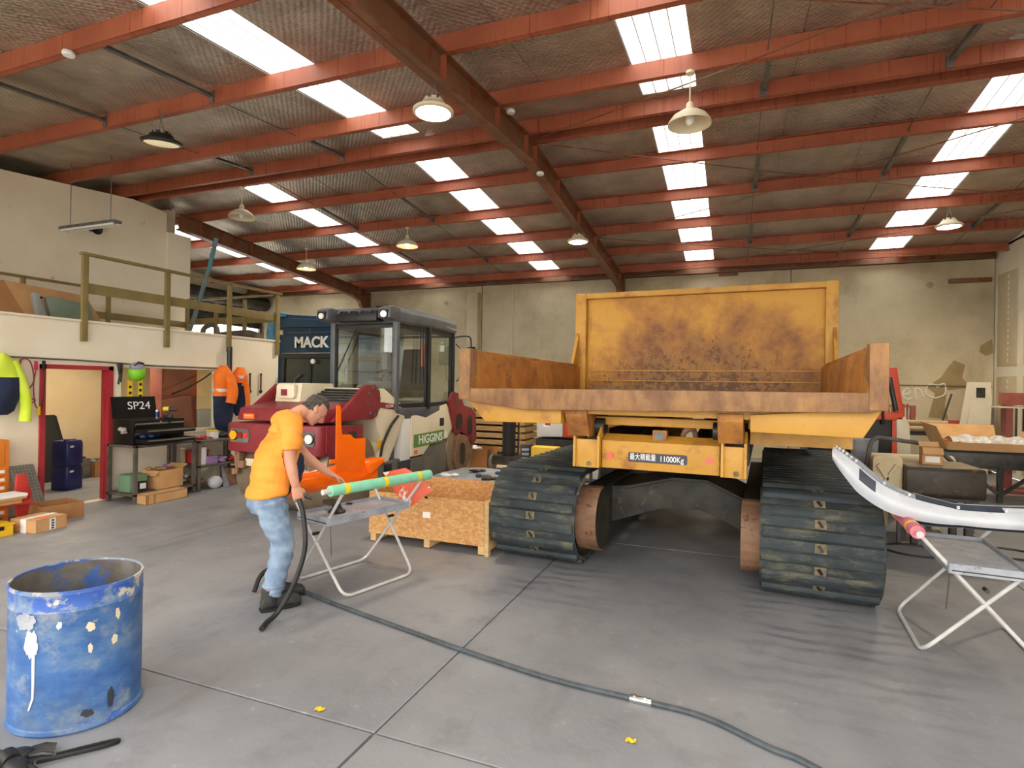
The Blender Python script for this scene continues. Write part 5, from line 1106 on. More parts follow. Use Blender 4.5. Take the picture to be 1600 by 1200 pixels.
g(MB().ball((-8.52, 6.05, 1.90), (.11, .12, .13), 20, 12), 'shell', 'lime', smooth=True); g(MB().ball((-8.5, 6.03, 1.985), (.09, .10, .075), 18, 10), 'harness', 'tray_grey', smooth=True); g(MB().tube([(-8.45, 5.96, 2.0), (-8.42, 6.0, 2.06), (-8.45, 6.1, 2.04)], .014, 6), 'strap', 'black_plastic', smooth=True)
for k, (lab, y, z0, z1) in enumerate((('yellow lettered tag strip hanging left under the lime helmet', 6.0, 1.42, 1.78), ('yellow lettered tag strip hanging right under the lime helmet', 6.16, 1.46, 1.80))):
    tg_ = B(-8.60, -8.595, y-.035, y+.035, z0, z1).build('tag_strip', 'tape_yellow'); tag(tg_, lab, 'tag', 'yellow tags under the helmet')
    for q in range(3): B(-8.595, -8.592, y-.02, y+.02, z0+.06+.09*q, z0+.10+.09*q).build('print_block', 'black_plastic', tg_)
for k, y in enumerate((8.35, 8.62)):
    o = MB().tube([(-8.63, y, 1.92), (-8.63, y, 1.62)], .014, 8).ball((-8.63, y, 1.60), (.015, .04, .04), 10, 6).ball((-8.63, y, 1.93), (.012, .028, .028), 10, 6).build('wall_spanner', 'steel_dark', smooth=True); tag(o, ('long spanner hung on the office wall, nearer the orange jackets', 'long spanner hung on the office wall, nearer the blue truck')[k], 'tool', 'spanners on the office wall')
# ------------------------------------------------------------------ benches, toolbox and shelf clutter
def bench(label, loc, L, Dp, H_, shelves):
    b = thing('steel_bench', label, 'bench', loc)
    for x in (-Dp/2, Dp/2-.045):
        for y in (-L/2, L/2-.045): B(x, x+.045, y, y+.045, 0, H_).build('leg', 'bench_steel', b)
    for z in shelves: B(-Dp/2, Dp/2, -L/2, L/2, z-.035, z).build('shelf', 'bench_steel', b, bevel=.004, seg=1)
    return b
bench('steel bench frame carrying the black toolbox under the office window', (-8.27, 6.15, 0), 1.0, .6, .84, (.14, .84)); bench('steel shelf bench with paint tins standing beside the toolbox bench', (-8.27, 7.22, 0), 1.05, .6, .82, (.42, .82))
tb = thing('toolbox', 'black metal tool chest with open lid and pulled-out drawers', 'toolbox', (-8.27, 6.1, .842)); g = G(tb)
g(B(-8.5, -8.06, 5.68, 6.5, .845, 1.20), 'body', 'toolbox_black', bevel=.01)
ld = g(slabq((-8.5, 5.68, 1.2), (-8.5, 6.36, 1.2), (-8.56, 6.36, 1.53), (-8.56, 5.68, 1.53), .02), 'lid', 'toolbox_black')
text('lettering', 'SP24', .17, 'text_white', tb, Matrix.Translation((-.235, -.02, .55)) @ Matrix.Rotation(-.17, 4, 'Y') @ Matrix.Rotation(PI/2, 4, 'Z') @ Matrix.Rotation(PI/2, 4, 'X'), .001, sx=1.1)
for z, ex, y0, y1 in ((1.10, 0, 5.70, 6.22), (1.10, 0, 6.24, 6.48), (1.01, .26, 5.70, 6.48), (.96, .0, 5.70, 6.48), (.87, .26, 5.70, 6.48)):
    d_ = g(B(-8.3+ex, -8.045+ex, y0, y1, z, z+.06), 'drawer', 'toolbox_black', bevel=.004, seg=1); g(B(-8.046+ex, -8.03+ex, y0+.01, y1-.01, z+.035, z+.055), 'drawer_pull', 'alu', d_)
g(MB().cyl((-8.058, 6.1, 1.165), (-8.05, 6.1, 1.165), .014, n=10), 'lock', 'chrome')
def blobthing(name, label, cat, loc, m, n_, spread, size, group=None, seedv=0):
    rnd = random.Random(seedv or label); mb_ = MB()
    for q in range(n_):
        s_ = [size*rnd.uniform(.5, 1) for _ in range(3)]
        mb_.ball((rnd.uniform(-1, 1)*spread[0], rnd.uniform(-1, 1)*spread[1], size*.5+rnd.random()*spread[2]), (s_[0], s_[1], s_[2]*.6), 9, 6)
    z0 = min(v[2] for v in mb_.v); mb_.v = [(x+loc[0], y+loc[1], z-z0+loc[2]) for x, y, z in mb_.v]
    o = mb_.build(name, m, smooth=True); return tag(o, label, cat, group)
blobthing('blue_rag', 'crumpled blue rag stuffed in the lowest pulled-out drawer of the toolbox', 'rag', (-8.0, 5.95, .935), 'blue_cloth', 9, (.07, .14, .03), .06)
blobthing('plastic_bag', 'clear crinkled plastic bag hanging on the near end of the toolbox', 'bag', (-8.2, 5.64, 1.0), 'bag_clear', 10, (.08, .02, .14), .05)
cn_ = thing('drink_can', 'slim silver-blue drink can standing on top of the toolbox', 'can', (-8.16, 6.12, 1.202)); MB().lathe([(0, 0), (.026, .002), (.03, .012), (.03, .125), (.024, .14), (0, .14)], 18).build('can', 'alu', cn_, smooth=True); MB().lathe([(.0305, .03), (.0305, .11)], 18).build('can_print', 'can_blue', cn_, smooth=True)
dr_ = thing('drill', 'dark blue cordless drill with yellow trim on top of the toolbox', 'drill', (-8.16, 6.34, 1.202), .5); MB().tube([(-.1, 0, .14), (.0, 0, .14), (.1, 0, .135)], [.03, .034, .02], 12).tube([(-.05, 0, .12), (-.03, 0, .04)], [.022, .02], 10).build('drill_body', 'sign_grey', dr_, smooth=True); B(-.09, .03, -.04, .04, 0, .05).build('battery', 'black_plastic', dr_, bevel=.01); MB().cyl((-.1, 0, .14), (-.02, 0, .142), .0355, n=12).build('trim_ring', 'tape_yellow', dr_, smooth=True)
def tin(label, loc, r, h, m, lid, group='tins and bottles on the benches'):
    t_ = thing('tin', label, 'tin', loc, 0, group); MB().lathe([(0, 0), (r, 0), (r, h), (r*.95, h+.004), (0, h+.004)], 20).build('can', m, t_, smooth=True); MB().lathe([(0, h+.004), (r*1.03, h+.002), (r*1.03, h+.022), (0, h+.024)], 20).build('lid', lid, t_, smooth=True)
tin('white tub with a yellow lid on the far bench', (-8.2, 7.15, .82), .09, .11, 'label_white', 'tape_yellow'); tin('small brown jar standing behind the yellow-lidded tub', (-8.4, 7.22, .82), .03, .13, 'cardboard', 'alu')
tin('white roll-shaped bottle on the middle shelf between the benches', (-8.1, 6.86, .42), .07, .26, 'label_white', 'white_paint'); tin('tan spray can on the middle shelf behind the bench leg', (-8.45, 6.80, .42), .045, .24, 'dusty_top', 'shade_cream')
blobthing('red_tools', 'red and dark small tools scattered on the far bench beside the toolbox', 'tools', (-8.15, 6.88, .82), 'red_box', 9, (.12, .12, .02), .05)
blobthing('grinder_heap', 'black angle grinder and cord heaped on the far bench', 'tool', (-8.2, 7.38, .82), 'grimy_black', 9, (.1, .08, .04), .07)
jb = thing('spray_box', 'white box with a teal side standing at the far end of the bench', 'box', (-8.2, 7.6, .82)); B(-.07, .07, -.06, .09, 0, .2).build('carton', 'label_white', jb, bevel=.004); B(-.07, .072, -.075, -.06, 0, .21).build('carton_side', 'teal', jb)
bx_ = thing('plastic_crate', 'red plastic crate on the middle shelf of the far bench', 'crate', (-8.35, 6.98, .42)); B(-.12, .12, -.13, .13, 0, .2).build('crate_body', 'red_box', bx_, bevel=.01); B(-.13, .13, -.14, .14, .19, .21).build('crate_rim', 'red_box', bx_)
pb_ = thing('storage_box', 'pale purple storage box on the middle shelf of the far bench', 'box', (-8.08, 7.0, .42)); B(-.07, .07, -.1, .1, 0, .11).build('box_body', 'purple', pb_, bevel=.008); B(-.075, .075, -.105, .105, .1, .12).build('box_lid', 'purple', pb_, bevel=.004)
for lab, loc, m, s_ in (('dark cables and tools heaped on the middle shelf by the drum of the roller', (-8.2, 7.42, .42), 'grimy_black', .06), ('red handled tool lying on the middle shelf by the drum of the roller', (-8.03, 7.36, .42), 'red_box', .04), ('lilac rag on the middle shelf next to the red handled tool', (-8.1, 7.22, .42), 'purple', .045), ('white gloves at the far end of the middle shelf', (-8.15, 7.62, .42), 'label_white', .04)):
    blobthing('shelf_heap', lab, 'clutter', loc, m, 9, (.1, .09, .05), s_*1.35)
def carton(label, loc, rzz, sx, sy, h, m='cardboard', open_=True, flaps=True, name='cardboard_box'):
    c_ = thing(name, label, 'box', loc, rzz); t_ = .006
    for a in ((-sx/2, sx/2, -sy/2, -sy/2+t_), (-sx/2, sx/2, sy/2-t_, sy/2), (-sx/2, -sx/2+t_, -sy/2, sy/2), (sx/2-t_, sx/2, -sy/2, sy/2)): B(*a, 0, h).build('side', m, c_)
    B(-sx/2, sx/2, -sy/2, sy/2, 0, t_).build('base', m, c_)
    if not open_: B(-sx/2, sx/2, -sy/2, sy/2, h-t_, h+t_*.5).build('top', m, c_)
    elif flaps:
        slabq((-sx/2, -sy/2, h), (sx/2, -sy/2, h), (sx/2, -sy/2-.06, h-.07), (-sx/2, -sy/2-.06, h-.07), .004).build('flap', m, c_); slabq((-sx/2, sy/2, h), (sx/2, sy/2, h), (sx/2, sy/2+.08, h+.05), (-sx/2, sy/2+.08, h+.05), .004).build('flap', m, c_)
    return c_
b1 = carton('flat tan cardboard box with an orange label on the floor before the red door', (-7.66, 4.28, 0), .15, .38, .36, .15, open_=False)
B(-.04, .04, -.183, -.18, 0, .15).build('tape_strip', 'label_white', b1); B(-.04, .04, -.18, .18, .154, .158).build('tape_strip', 'label_white', b1); B(.05, .15, -.1, .0, .154, .16).build('orange_label', 'label_orange', b1); B(.191, .194, -.03, .04, .01, .145).build('tape_strip', 'label_white', b1)
for q in range(4): B(.194, .196, -.01, .02, .02+.03*q, .04+.03*q).build('print_block', 'sign_grey', b1)
carton('brown cardboard box standing behind the orange-labelled box', (-8.1, 4.70, 0), -.1, .42, .46, .2, 'cardboard_dark', True, False)
lb_ = carton('long low cardboard box on the floor in front of the toolbox bench', (-7.88, 6.02, 0), 0, .2, .66, .14, 'cardboard', False); B(.101, .103, -.22, -.19, 0, .14).build('strap_mark', 'cardboard_dark', lb_); B(.101, .103, -.32, -.29, 0, .14).build('strap_mark', 'cardboard_dark', lb_)
carton('torn cardboard box stuffed with rags on the lower shelf of the toolbox bench', (-8.2, 6.26, .142), .05, .34, .42, .28, 'cardboard'); blobthing('rag_heap', 'brown and lilac rags spilling out of the torn box on the lower shelf', 'rag', (-8.2, 6.2, .36), 'cardboard_dark', 12, (.1, .2, .06), .06); blobthing('lilac_paper', 'lilac crumpled paper on top of the rag-filled box', 'paper', (-8.07, 6.2, .46), 'purple', 5, (.05, .1, .01), .04)
ct = thing('container', 'green plastic container with a black and white gauge on the lower shelf', 'container', (-8.25, 5.82, .142)); B(-.13, .13, -.14, .14, 0, .26).build('can_body', 'green_can', ct, bevel=.03); B(.13, .18, -.05, .1, .02, .16).build('gauge_case', 'black_plastic', ct, bevel=.02); B(.18, .184, -.02, .07, .05, .13).build('gauge_face', 'label_white', ct)
blobthing('grey_scraps', 'grey scrap metal and cloth at the right end of the lower shelf', 'scrap', (-8.2, 6.55, .142), 'tray_grey', 9, (.1, .06, .12), .06)
wb_ = MB().ball((-8.05, 7.08, .10), (.11, .12, .11), 18, 12).build('white_helmet', 'bumper_white', smooth=True); tag(wb_, 'white round helmet on the floor under the far bench', 'helmet')
bk = thing('bucket', 'brown plastic bucket on the floor under the far bench', 'bucket', (-8.1, 7.42, 0)); MB().lathe([(0, 0), (.13, 0), (.155, .3), (.162, .31), (.15, .31), (.126, .01), (0, .01)], 24).build('pail', 'grimy_brown', bk, smooth=True); MB().tube(curve([(0, -.155, .3), (.1, -.1, .36), (.12, 0, .38), (.1, .1, .36), (0, .155, .3)], 4), .005, 6).build('bail', 'steel_dark', bk)
blobthing('brown_sack', 'dark brown sack slumped on the floor between the two benches', 'sack', (-8.2, 6.82, 0), 'grimy_brown', 8, (.1, .08, .12), .12)
blobthing('orange_tool', 'small orange tool on the floor beside the drum of the roller', 'tool', (-8.05, 7.75, 0), 'machine_orange', 5, (.05, .05, .03), .06)
kc = thing('scraper_plate', 'thin grey steel plate leaning under the far bench beside the bucket', 'plate', (-8.0, 7.26, 0)); slabq((0, -.06, .005), (0, .06, .005), (-.1, .1, .4), (-.1, -.02, .4), .006).build('plate', 'tray_grey', kc)
# ------------------------------------------------------------------ inside the office
for k, (z, lab) in enumerate(((0, 'lower dark blue plastic jerry can on the office floor'), (.40, 'upper dark blue plastic jerry can stacked inside the doorway'))):
    c_ = thing('jerry_can', lab, 'jerry can', (-10.05, 6.0, z), .3, 'blue jerry cans'); MB().loft([[(x*sc, y*sc, zz) for x, y in rrect(-.15, .15, -.165, .165, .05)] for zz, sc in ((0, .94), (.02, 1), (.34, 1), (.39, .9))]).build('can_body', 'can_blue', c_, smooth=True)
    MB().cyl((.06, -.1, .385), (.06, -.1, .42 if k else .395), .03, n=12).build('cap', 'can_blue', c_); MB().box((0, .05, .39), (.05, .2, .03)).build('handle', 'can_blue', c_, bevel=.01); MB().box((.152, -.08, .3), (.004, .07, .03)).build('paper_label', 'label_white', c_)
ws = thing('windscreen', 'dark vehicle windscreen leaning on the office wall behind the blue cans', 'windscreen', (-11.0, 5.7, 0)); slabq((-10.95, 5.7, .02), (-10.95, 6.62, .02), (-11.3, 6.52, 1.12), (-11.3, 5.75, 1.12), .02).build('glass_sheet', 'old_glass', ws, world=True)
for a, b in (((-10.95, 6.62, .02), (-11.3, 6.52, 1.12)), ((-11.3, 5.75, 1.12), (-11.3, 6.52, 1.12))): MB().bar(a, b, .05, .04).build('seal', 'black_rubber', ws, world=True)
oc = thing('metal_can', 'square grey metal can on the office floor right of the blue cans', 'can', (-10.9, 6.75, 0)); B(-.08, .08, -.1, .1, 0, .36).build('can_body', 'galv', oc, bevel=.01); MB().cyl((0, .03, .36), (0, .03, .39), .025, n=10).build('cap', 'black_plastic', oc)
carton('low brown box with papers against the office back wall', (-11.05, 7.2, 0), 0, .5, .6, .28, 'cardboard_dark', True, False); blobthing('paper_heap', 'teal and white papers in the low office box', 'paper', (-11.0, 7.2, .2), 'truck_light', 8, (.12, .2, .06), .07)
rp = thing('cupboard', 'reddish brown cupboard panel seen through the office window', 'cupboard', (-9.45, 7.4, 0)); B(-9.6, -9.3, 7.05, 7.75, 0, 2.1).build('carcass', 'red_panel', rp, world=True, bevel=.01); B(-9.3, -9.29, 7.08, 7.72, .05, 1.2).build('door_leaf', 'red_panel', rp, world=True)
wp_ = thing('white_cabinet', 'low white cabinet behind the right side of the office window', 'cabinet', (-9.45, 8.0, 0)); B(-9.7, -9.3, 7.78, 8.2, 0, 1.25).build('carcass', 'plaster', wp_, world=True, bevel=.01); B(-9.3, -9.29, 7.8, 8.18, .05, 1.2).build('door_leaf', 'white_paint', wp_, world=True)
blk = MB().tube(curve([(-8.6, 7.45, 1.93), (-8.55, 7.2, 1.8), (-8.52, 6.9, 1.66), (-8.5, 6.62, 1.57)], 5), .014, 6).build('window_cable', 'black_rubber', smooth=True); tag(blk, 'black cable looped diagonally across the office window', 'cable')
ol = thing('office_light', 'ceiling tube light inside the office behind the window', 'lamp', (-10.1, 6.3, 2.42)); B(-.08, .08, -.65, .65, .02, .08).build('body', 'white_paint', ol); MB().cyl((0, -.62, .0), (0, .62, .0), .018, n=10).build('tube', 'lamp_glow', ol, smooth=True)
l_ = bpy.data.lights.new('office_light', 'AREA'); l_.shape = 'RECTANGLE'; l_.size = .12; l_.size_y = 1.2; l_.energy = 32; l_.color = (1, .86, .66); lo_ = bpy.data.objects.new('office_light_source', l_); COL.objects.link(lo_); lo_.location = (-10.1, 6.3, 2.38)
# ------------------------------------------------------------------ front left corner
ck = thing('checker_plate', 'shiny checker plate sheet leaning on the wall left of the red door', 'metal sheet', (-8.45, 4.62, 0)); slabq((-8.36, 4.48, .01), (-8.36, 4.78, .01), (-8.6, 4.72, .66), (-8.6, 4.44, .66), .006).build('plate', 'checker', ck, world=True)
stud = MB().ball((0, 0, 0), (.022, .008, .006), 6, 4).mesh('tread_bar', 'checker_bar', smooth=True); nrm = V((.65, 0, .24)).normalized()
for i in range(16):
    for j in range(7):
        u, v = (i+.5)/16, (j+.5)/7; p = V((-8.36, 4.48, .01)).lerp(V((-8.36, 4.78, .01)), v).lerp(V((-8.6, 4.44, .66)).lerp(V((-8.6, 4.72, .66)), v), u)+nrm*.001-ck.location
        Rm = nrm.to_track_quat('Z', 'Y').to_matrix().to_4x4(); put('tread_bar', stud, ck, None, Matrix.Translation(p) @ Rm @ Matrix.Rotation(.8 if (i+j) % 2 else -.8, 4, 'Z'))
oc2 = thing('parts_cabinet', 'orange tool cabinet with small drawers at the left edge below the yellow jacket', 'cabinet', (-8.4, 4.05, 0)); g = G(oc2)
g(B(-8.62, -8.3, 3.7, 4.3, 0, 1.03), 'carcass', 'orange_cab', bevel=.01); g(B(-8.3, -8.285, 3.75, 4.24, .72, .98), 'door_leaf', 'orange_cab', bevel=.006)
for k in range(6):
    d_ = g(B(-8.3, -8.28, 3.75, 4.27, .10+.1*k, .18+.1*k), 'drawer', 'orange_cab', bevel=.004, seg=1); g(B(-8.28, -8.274, 3.9, 4.24, .13+.1*k, .165+.1*k), 'drawer_label', 'label_white', d_)
rs = thing('red_stand', 'red metal seat frame under a white board beside the orange cabinet', 'stand', (-8.0, 4.15, 0)); g = G(rs)
g(MB().prism([(4.28, .0), (4.36, .0), (4.42, .35), (4.36, .62), (4.26, .62), (4.24, .35)], 'x', -8.1, -8.06), 'side_plate', 'red_box', bevel=.012); g(MB().prism([(3.7, .0), (3.78, .0), (3.8, .35), (3.76, .5), (3.7, .5)], 'x', -8.1, -8.06), 'side_plate', 'red_box', bevel=.012); g(B(-8.1, -7.9, 3.7, 4.36, .28, .31), 'cross_tray', 'red_box')
wbd = thing('board_stack', 'white-edged boards and tan carton stacked on the red seat frame', 'boards', (-7.95, 4.05, .31)); g = G(wbd)
g(B(-8.05, -7.78, 3.3, 4.22, .40, .43), 'board', 'label_white'); g(B(-8.05, -7.8, 3.3, 4.22, .37, .40), 'board', 'pine'); g(B(-8.04, -7.85, 3.82, 4.2, .312, .37), 'carton', 'cardboard')
yb = thing('yellow_case', 'yellow plastic case on the floor at the left edge of the picture', 'case', (-7.78, 3.85, 0)); g = G(yb)
g(B(-7.95, -7.62, 3.6, 4.0, .0, .13), 'case_body', 'yellow_box', bevel=.012); g(B(-7.96, -7.61, 3.59, 4.01, .125, .145), 'case_lid', 'yellow_box', bevel=.006); g(B(-7.615, -7.60, 3.86, 3.9, .08, .12), 'latch', 'black_plastic')
blobthing('helmet_dark', 'dark coiled hose lying on top of the yellow case', 'hose', (-7.85, 3.85, .146), 'grimy_black', 7, (.08, .1, .01), .05)
# ------------------------------------------------------------------ background between roller and dump carrier
sh = B(-5.9, -3.9, 10.55, 12.9, .001, .02).build('plywood_sheet', 'plywood'); tag(sh, 'pale plywood sheet lying flat on the floor behind the roller', 'board')
carton('brown cardboard box with white papers beside the rear drum of the roller', (-5.05, 11.25, .02), .1, .5, .7, .42, 'cardboard_dark', True, False); blobthing('white_paper', 'crumpled white paper in the brown box by the rear drum', 'paper', (-5.1, 11.1, .38), 'label_white', 7, (.12, .15, .05), .08)
for k in range(6):
    z = .12+.17*k
    o = B(-6.6, -4.75, 13.2, 14.2, z, z+.12).build('timber_beam', 'old_timber', bevel=.01, seg=1); tag(o, ['lowest thick timber', 'second timber from the bottom', 'third timber from the bottom', 'fourth timber from the bottom', 'fifth timber from the bottom', 'topmost timber'][k]+' of the stack against the back wall', 'timber', 'stacked timbers'); o['label'] = o['label']
    for x in (-6.4, -4.95):
        if k < 6:
            q = B(x, x+.1, 13.25, 14.1, z-.05 if k else 0, z).build('spacer', 'old_timber', o)
blobthing('tarp', 'dark and white crumpled tarpaulin on top of the timber stack', 'tarp', (-5.6, 13.6, 1.09), 'grimy_black', 12, (.7, .3, .1), .18)
tl = thing('gas_trolley', 'dark grey upright bottle trolley with two wheels on the plywood sheet', 'trolley', (-4.35, 11.1, .02)); 
MB().cyl((0, 0, .2), (0, 0, 1.25), .14, n=20).build('cylinder', 'grille_dark', tl, smooth=True); B(-.3, .3, -.2, .2, .12, .3).build('base_tray', 'steel_dark', tl, bevel=.01); MB().tube([(-.17, .1, .3), (-.17, .12, 1.35), (.17, .12, 1.35), (.17, .1, .3)], .022, 8).build('handle_frame', 'steel_dark', tl, smooth=True); B(-.24, .24, -.16, .12, 1.18, 1.27).build('top_tray', 'grimy_brown', tl)
for x in (-.34, .34): MB().cyl((x-.04, -.05, .16), (x+.04, -.05, .16), .16, n=20).build('wheel', 'body_grey', tl, smooth=True)
lo = thing('low_bench', 'low steel bench behind the left rubber track', 'bench', (-3.0, 9.9, 0))
for x in (-.65, .6):
    for y in (-.3, .25): B(x, x+.05, y, y+.05, 0, .36).build('leg', 'bench_steel', lo)
B(-.7, .7, -.35, .35, .36, .40).build('top', 'bench_steel', lo)
yc = thing('yellow_charger', 'yellow workshop box with a black control face behind the left track', 'machine', (-3.16, 9.72, .40)); B(-.2, .28, -.12, .2, 0, .3).build('case', 'yellow_box', yc, bevel=.015); MB().box((-.27, -.12, .17), (.2, .06, .34), (0, 0, .3)).build('control_face', 'black_plastic', yc, bevel=.015)
for q in range(3): MB().box((-.27, -.158, .09+.08*q), (.13, .008, .045), (0, 0, .3)).build('dial_panel', 'tray_grey', yc)
om = thing('small_machine', 'white and orange engine machine standing behind the yellow box', 'machine', (-3.2, 11.05, 0)); 
B(-.45, .3, -.3, .3, .30, .75).build('chassis', 'grimy_black', om, bevel=.04); MB().prism([(-.42, .78), (.12, .80), (.12, 1.25), (-.12, 1.28), (-.14, 1.0), (-.28, 1.0), (-.3, 1.27), (-.42, 1.25)], 'y', -.32, .3).build('white_cover', 'white_paint', om, bevel=.02); B(.12, .36, -.3, .3, .78, 1.22).build('orange_cover', 'machine_orange', om, bevel=.05); B(-.3, -.12, -.2, .2, .9, 1.25).build('filter_housing', 'maroon', om)
for x in (-.4, .25): MB().cyl((x-.06, -.3, .3), (x+.06, -.3, .3), .3, n=20).build('wheel', 'black_rubber', om, smooth=True)
th_ = thing('hose_rack', 'teal hoses and straps hanging on a stand behind the yellow box', 'hoses', (-2.6, 10.55, 0)); MB().cyl((0, 0, 0), (0, 0, 1.35), .025, n=8).bx(-.2, .2, -.15, .15, 0, .03).build('stand', 'steel_dark', th_)
for k, (x, m) in enumerate(((-.12, 'teal'), (-.03, 'black_rubber'), (.06, 'teal'), (.13, 'black_rubber'))): MB().tube(curve([(x, -.05, .5), (x-.06, -.08, .9), (x, -.06, 1.25), (x+.07, -.08, .95), (x+.03, -.05, .55), (x, -.05, .45)], 5), .022, 8).build('hose', m, th_, smooth=True)
B(.1, .2, -.12, -.08, .78, .92).build('yellow_tag', 'tape_yellow', th_); B(.1, .17, -.12, -.08, .5, .7).build('orange_strap', 'machine_orange', th_)
# ------------------------------------------------------------------ right-hand clutter
mx_ = thing('mini_excavator', 'orange compact excavator with raised arm behind the right side of the dump carrier', 'excavator', (1.62, 10.45, 0))
MB().bar((.74, -.4, 1.3), (.62, -.4, 2.15), .10, .12).build('dipper_arm', 'machine_orange', mx_, bevel=.02); MB().cyl((.66, -.5, 1.5), (.57, -.5, 2.0), .035, n=12).build('ram', 'steel_dark', mx_, smooth=True); MB().tube(curve([(.5, -.48, 1.3), (.48, -.48, 1.7), (.5, -.48, 2.05)], 4), .03, 8).build('hydraulic_hose', 'black_rubber', mx_, smooth=True)
B(-.5, .72, -.45, .7, .5, 1.42).build('engine_body', 'black_plastic', mx_, bevel=.06); MB().prism([(.68, .86), (.86, .84), (.84, 1.3), (.78, 1.42), (.66, 1.44)], 'y', -.5, -.2).build('counterweight', 'cream_paint', mx_, bevel=.03); B(.4, .76, -.5, -.38, 1.36, 1.48).build('cowl', 'machine_orange', mx_, bevel=.02); B(.62, .7, -.48, -.4, .55, 1.36).build('door_post', 'machine_orange', mx_)
for x in (-.45, .5):
    rg_ = [[(x-.15, y, z), (x+.15, y, z)] for y, z, a in belt_path(-.5, .7, .22, .23, 40)]
    MB().prism([(y, z) for y, z, a in belt_path(-.5, .7, .22, .23, 40)], 'x', x-.15, x+.15).build('track', 'black_rubber', mx_)
tk_ = thing('fuel_tank', 'dark brown dusty truck fuel tank with rounded edges on a stand', 'tank', (2.32, 8.15, 0), .0)
pf_ = rrect(-.36, .36, .58, .96, .07, 5)
MB().prism([(-.34+0, 0), ] , 'x', 0, 0) if 0 else None
MB().prism(rrect(-.35, .42, .58, .93, .06, 5), 'x', -.42, .34).build('tank_body', 'tank_dark', tk_, bevel=.02); MB().prism([(-.30, .925), (.38, .925), (.38, .934), (-.30, .934)], 'x', -.40, .32).build('dust_layer', 'dusty_top', tk_)
for x, y in ((-.3, -.2), (.22, -.2), (-.3, .3), (.22, .3)): MB().bar((x, y, 0), (x, y, .58), .07, .07).build('stand_leg', 'steel_dark', tk_)
B(-.36, .3, -.25, .35, .54, .585).build('stand_top', 'steel_dark', tk_)
bx2 = carton('small orange-brown parts box with a white label on the brown tank', (2.22, 8.12, .936), -.1, .2, .2, .2, 'cardboard', True, True); B(-.07, .07, -.103, -.1, .03, .1).build('paper_label', 'label_white', bx2)
jc = thing('beige_can', 'beige plastic jerry can with a raised cross standing left of the brown tank', 'jerry can', (1.74, 8.05, .5)); MB().prism(rrect(-.15, .16, 0, .52, .05), 'y', -.11, .11).build('can_body', 'beige_plastic', jc, bevel=.02)
for a, b in (((-.1, .09), (.1, .42)), ((.1, .09), (-.1, .42))): MB().bar((a[0], -.115, a[1]), (b[0], -.115, b[1]), .05, .05).build('raised_rib', 'beige_plastic', jc, bevel=.012)
st2 = thing('parts_table', 'dark steel table under the beige can and scrap parts', 'table', (1.595, 8.3, 0)); B(-.3, .3, -.45, .5, .45, .5).build('top', 'steel_dark', st2)
for x in (-.28, .24):
    for y in (-.42, .45): B(x, x+.04, y, y+.04, 0, .45).build('leg', 'steel_dark', st2)
tn = thing('beige_cylinder', 'long beige cylinder lying behind the beige can', 'cylinder', (1.95, 8.95, .0)); MB().cyl((-.2, 0, .8), (.75, .1, .8), .16, n=22).bx(-.1, 0, -.12, .12, 0, .66).bx(.5, .6, -.05, .2, 0, .66).build('cylinder', 'beige_plastic', tn, smooth=True)
bb = MB().tube(bend([(1.55, 8.35, .505), (1.66, 8.35, 1.22), (2.4, 8.62, 1.12), (2.8, 8.75, .7), (2.84, 8.76, .03)], .12, 4), .028, 8).build('bull_bar', 'galv', smooth=True); tag(bb, 'bent grey steel tube hoop arching over the beige can', 'tube')
wbx = thing('white_tub', 'pale grey plastic tub under the tray of the dump carrier', 'tub', (1.79, 9.5, 0)); MB().loft([[(x, y, z) for x, y in rrect(-.16*s_, .16*s_, -.14*s_, .14*s_, .04)] for z, s_ in ((.55, .85), (1.1, 1.0))]).build('tub', 'tray_grey', wbx, smooth=True); B(-.3, .3, -.2, .2, .45, .55).bx(-.28, -.22, -.15, .15, 0, .45).bx(.22, .28, -.15, .15, 0, .45).build('tub_stand', 'steel_dark', wbx)
blobthing('scrap_heap', 'beige scrap plastic pieces heaped on the dark table before the beige can', 'scrap', (1.7, 7.95, .5), 'beige_plastic', 9, (.12, .06, .03), .06); blobthing('metal_scrap', 'grey metal shavings on the bumper end of the dark table', 'scrap', (1.95, 7.95, .5), 'tray_grey', 8, (.08, .06, .02), .05)
wt = thing('work_table', 'dark steel work table with diagonal braces carrying the open carton', 'table', (4.05, 11.95, 0), .0)
B(-.75, .95, -.5, .5, .80, .84).build('top', 'grille_dark', wt); B(-.75, .95, -.52, -.46, .55, .80).build('apron', 'steel_dark', wt, bevel=.006)
for x in (-.7, .0, .88):
    for y in (-.48, .42): B(x, x+.07, y, y+.07, 0, .8).build('leg', 'steel_dark', wt)
MB().bar((.07, -.45, .15), (.6, -.45, .6), .05, .05).bar((0, -.45, .15), (-.5, -.45, .6), .05, .05).build('brace', 'steel_dark', wt)
oc3 = thing('open_carton', 'large shallow open cardboard carton with wrapped parts on the dark table', 'box', (4.1, 11.85, .842)); 
B(-.75, .45, -.45, .4, 0, .01).build('base', 'cardboard', oc3); B(-.75, .45, -.46, -.45, 0, .13).build('side', 'cardboard', oc3); B(-.75, .45, .4, .41, 0, .13).build('side', 'cardboard', oc3); slabq((-.75, -.45, .0), (-.75, .4, .0), (-.92, .4, .42), (-.92, -.45, .38), .008).build('flap', 'cardboard', oc3); slabq((.45, -.45, .0), (.45, .4, .0), (.55, .4, .3), (.55, -.45, .3), .008).build('flap', 'cardboard', oc3); slabq((-.75, .4, .1), (.2, .4, .1), (.2, .55, .38), (-.75, .55, .38), .008).build('flap', 'cardboard', oc3)
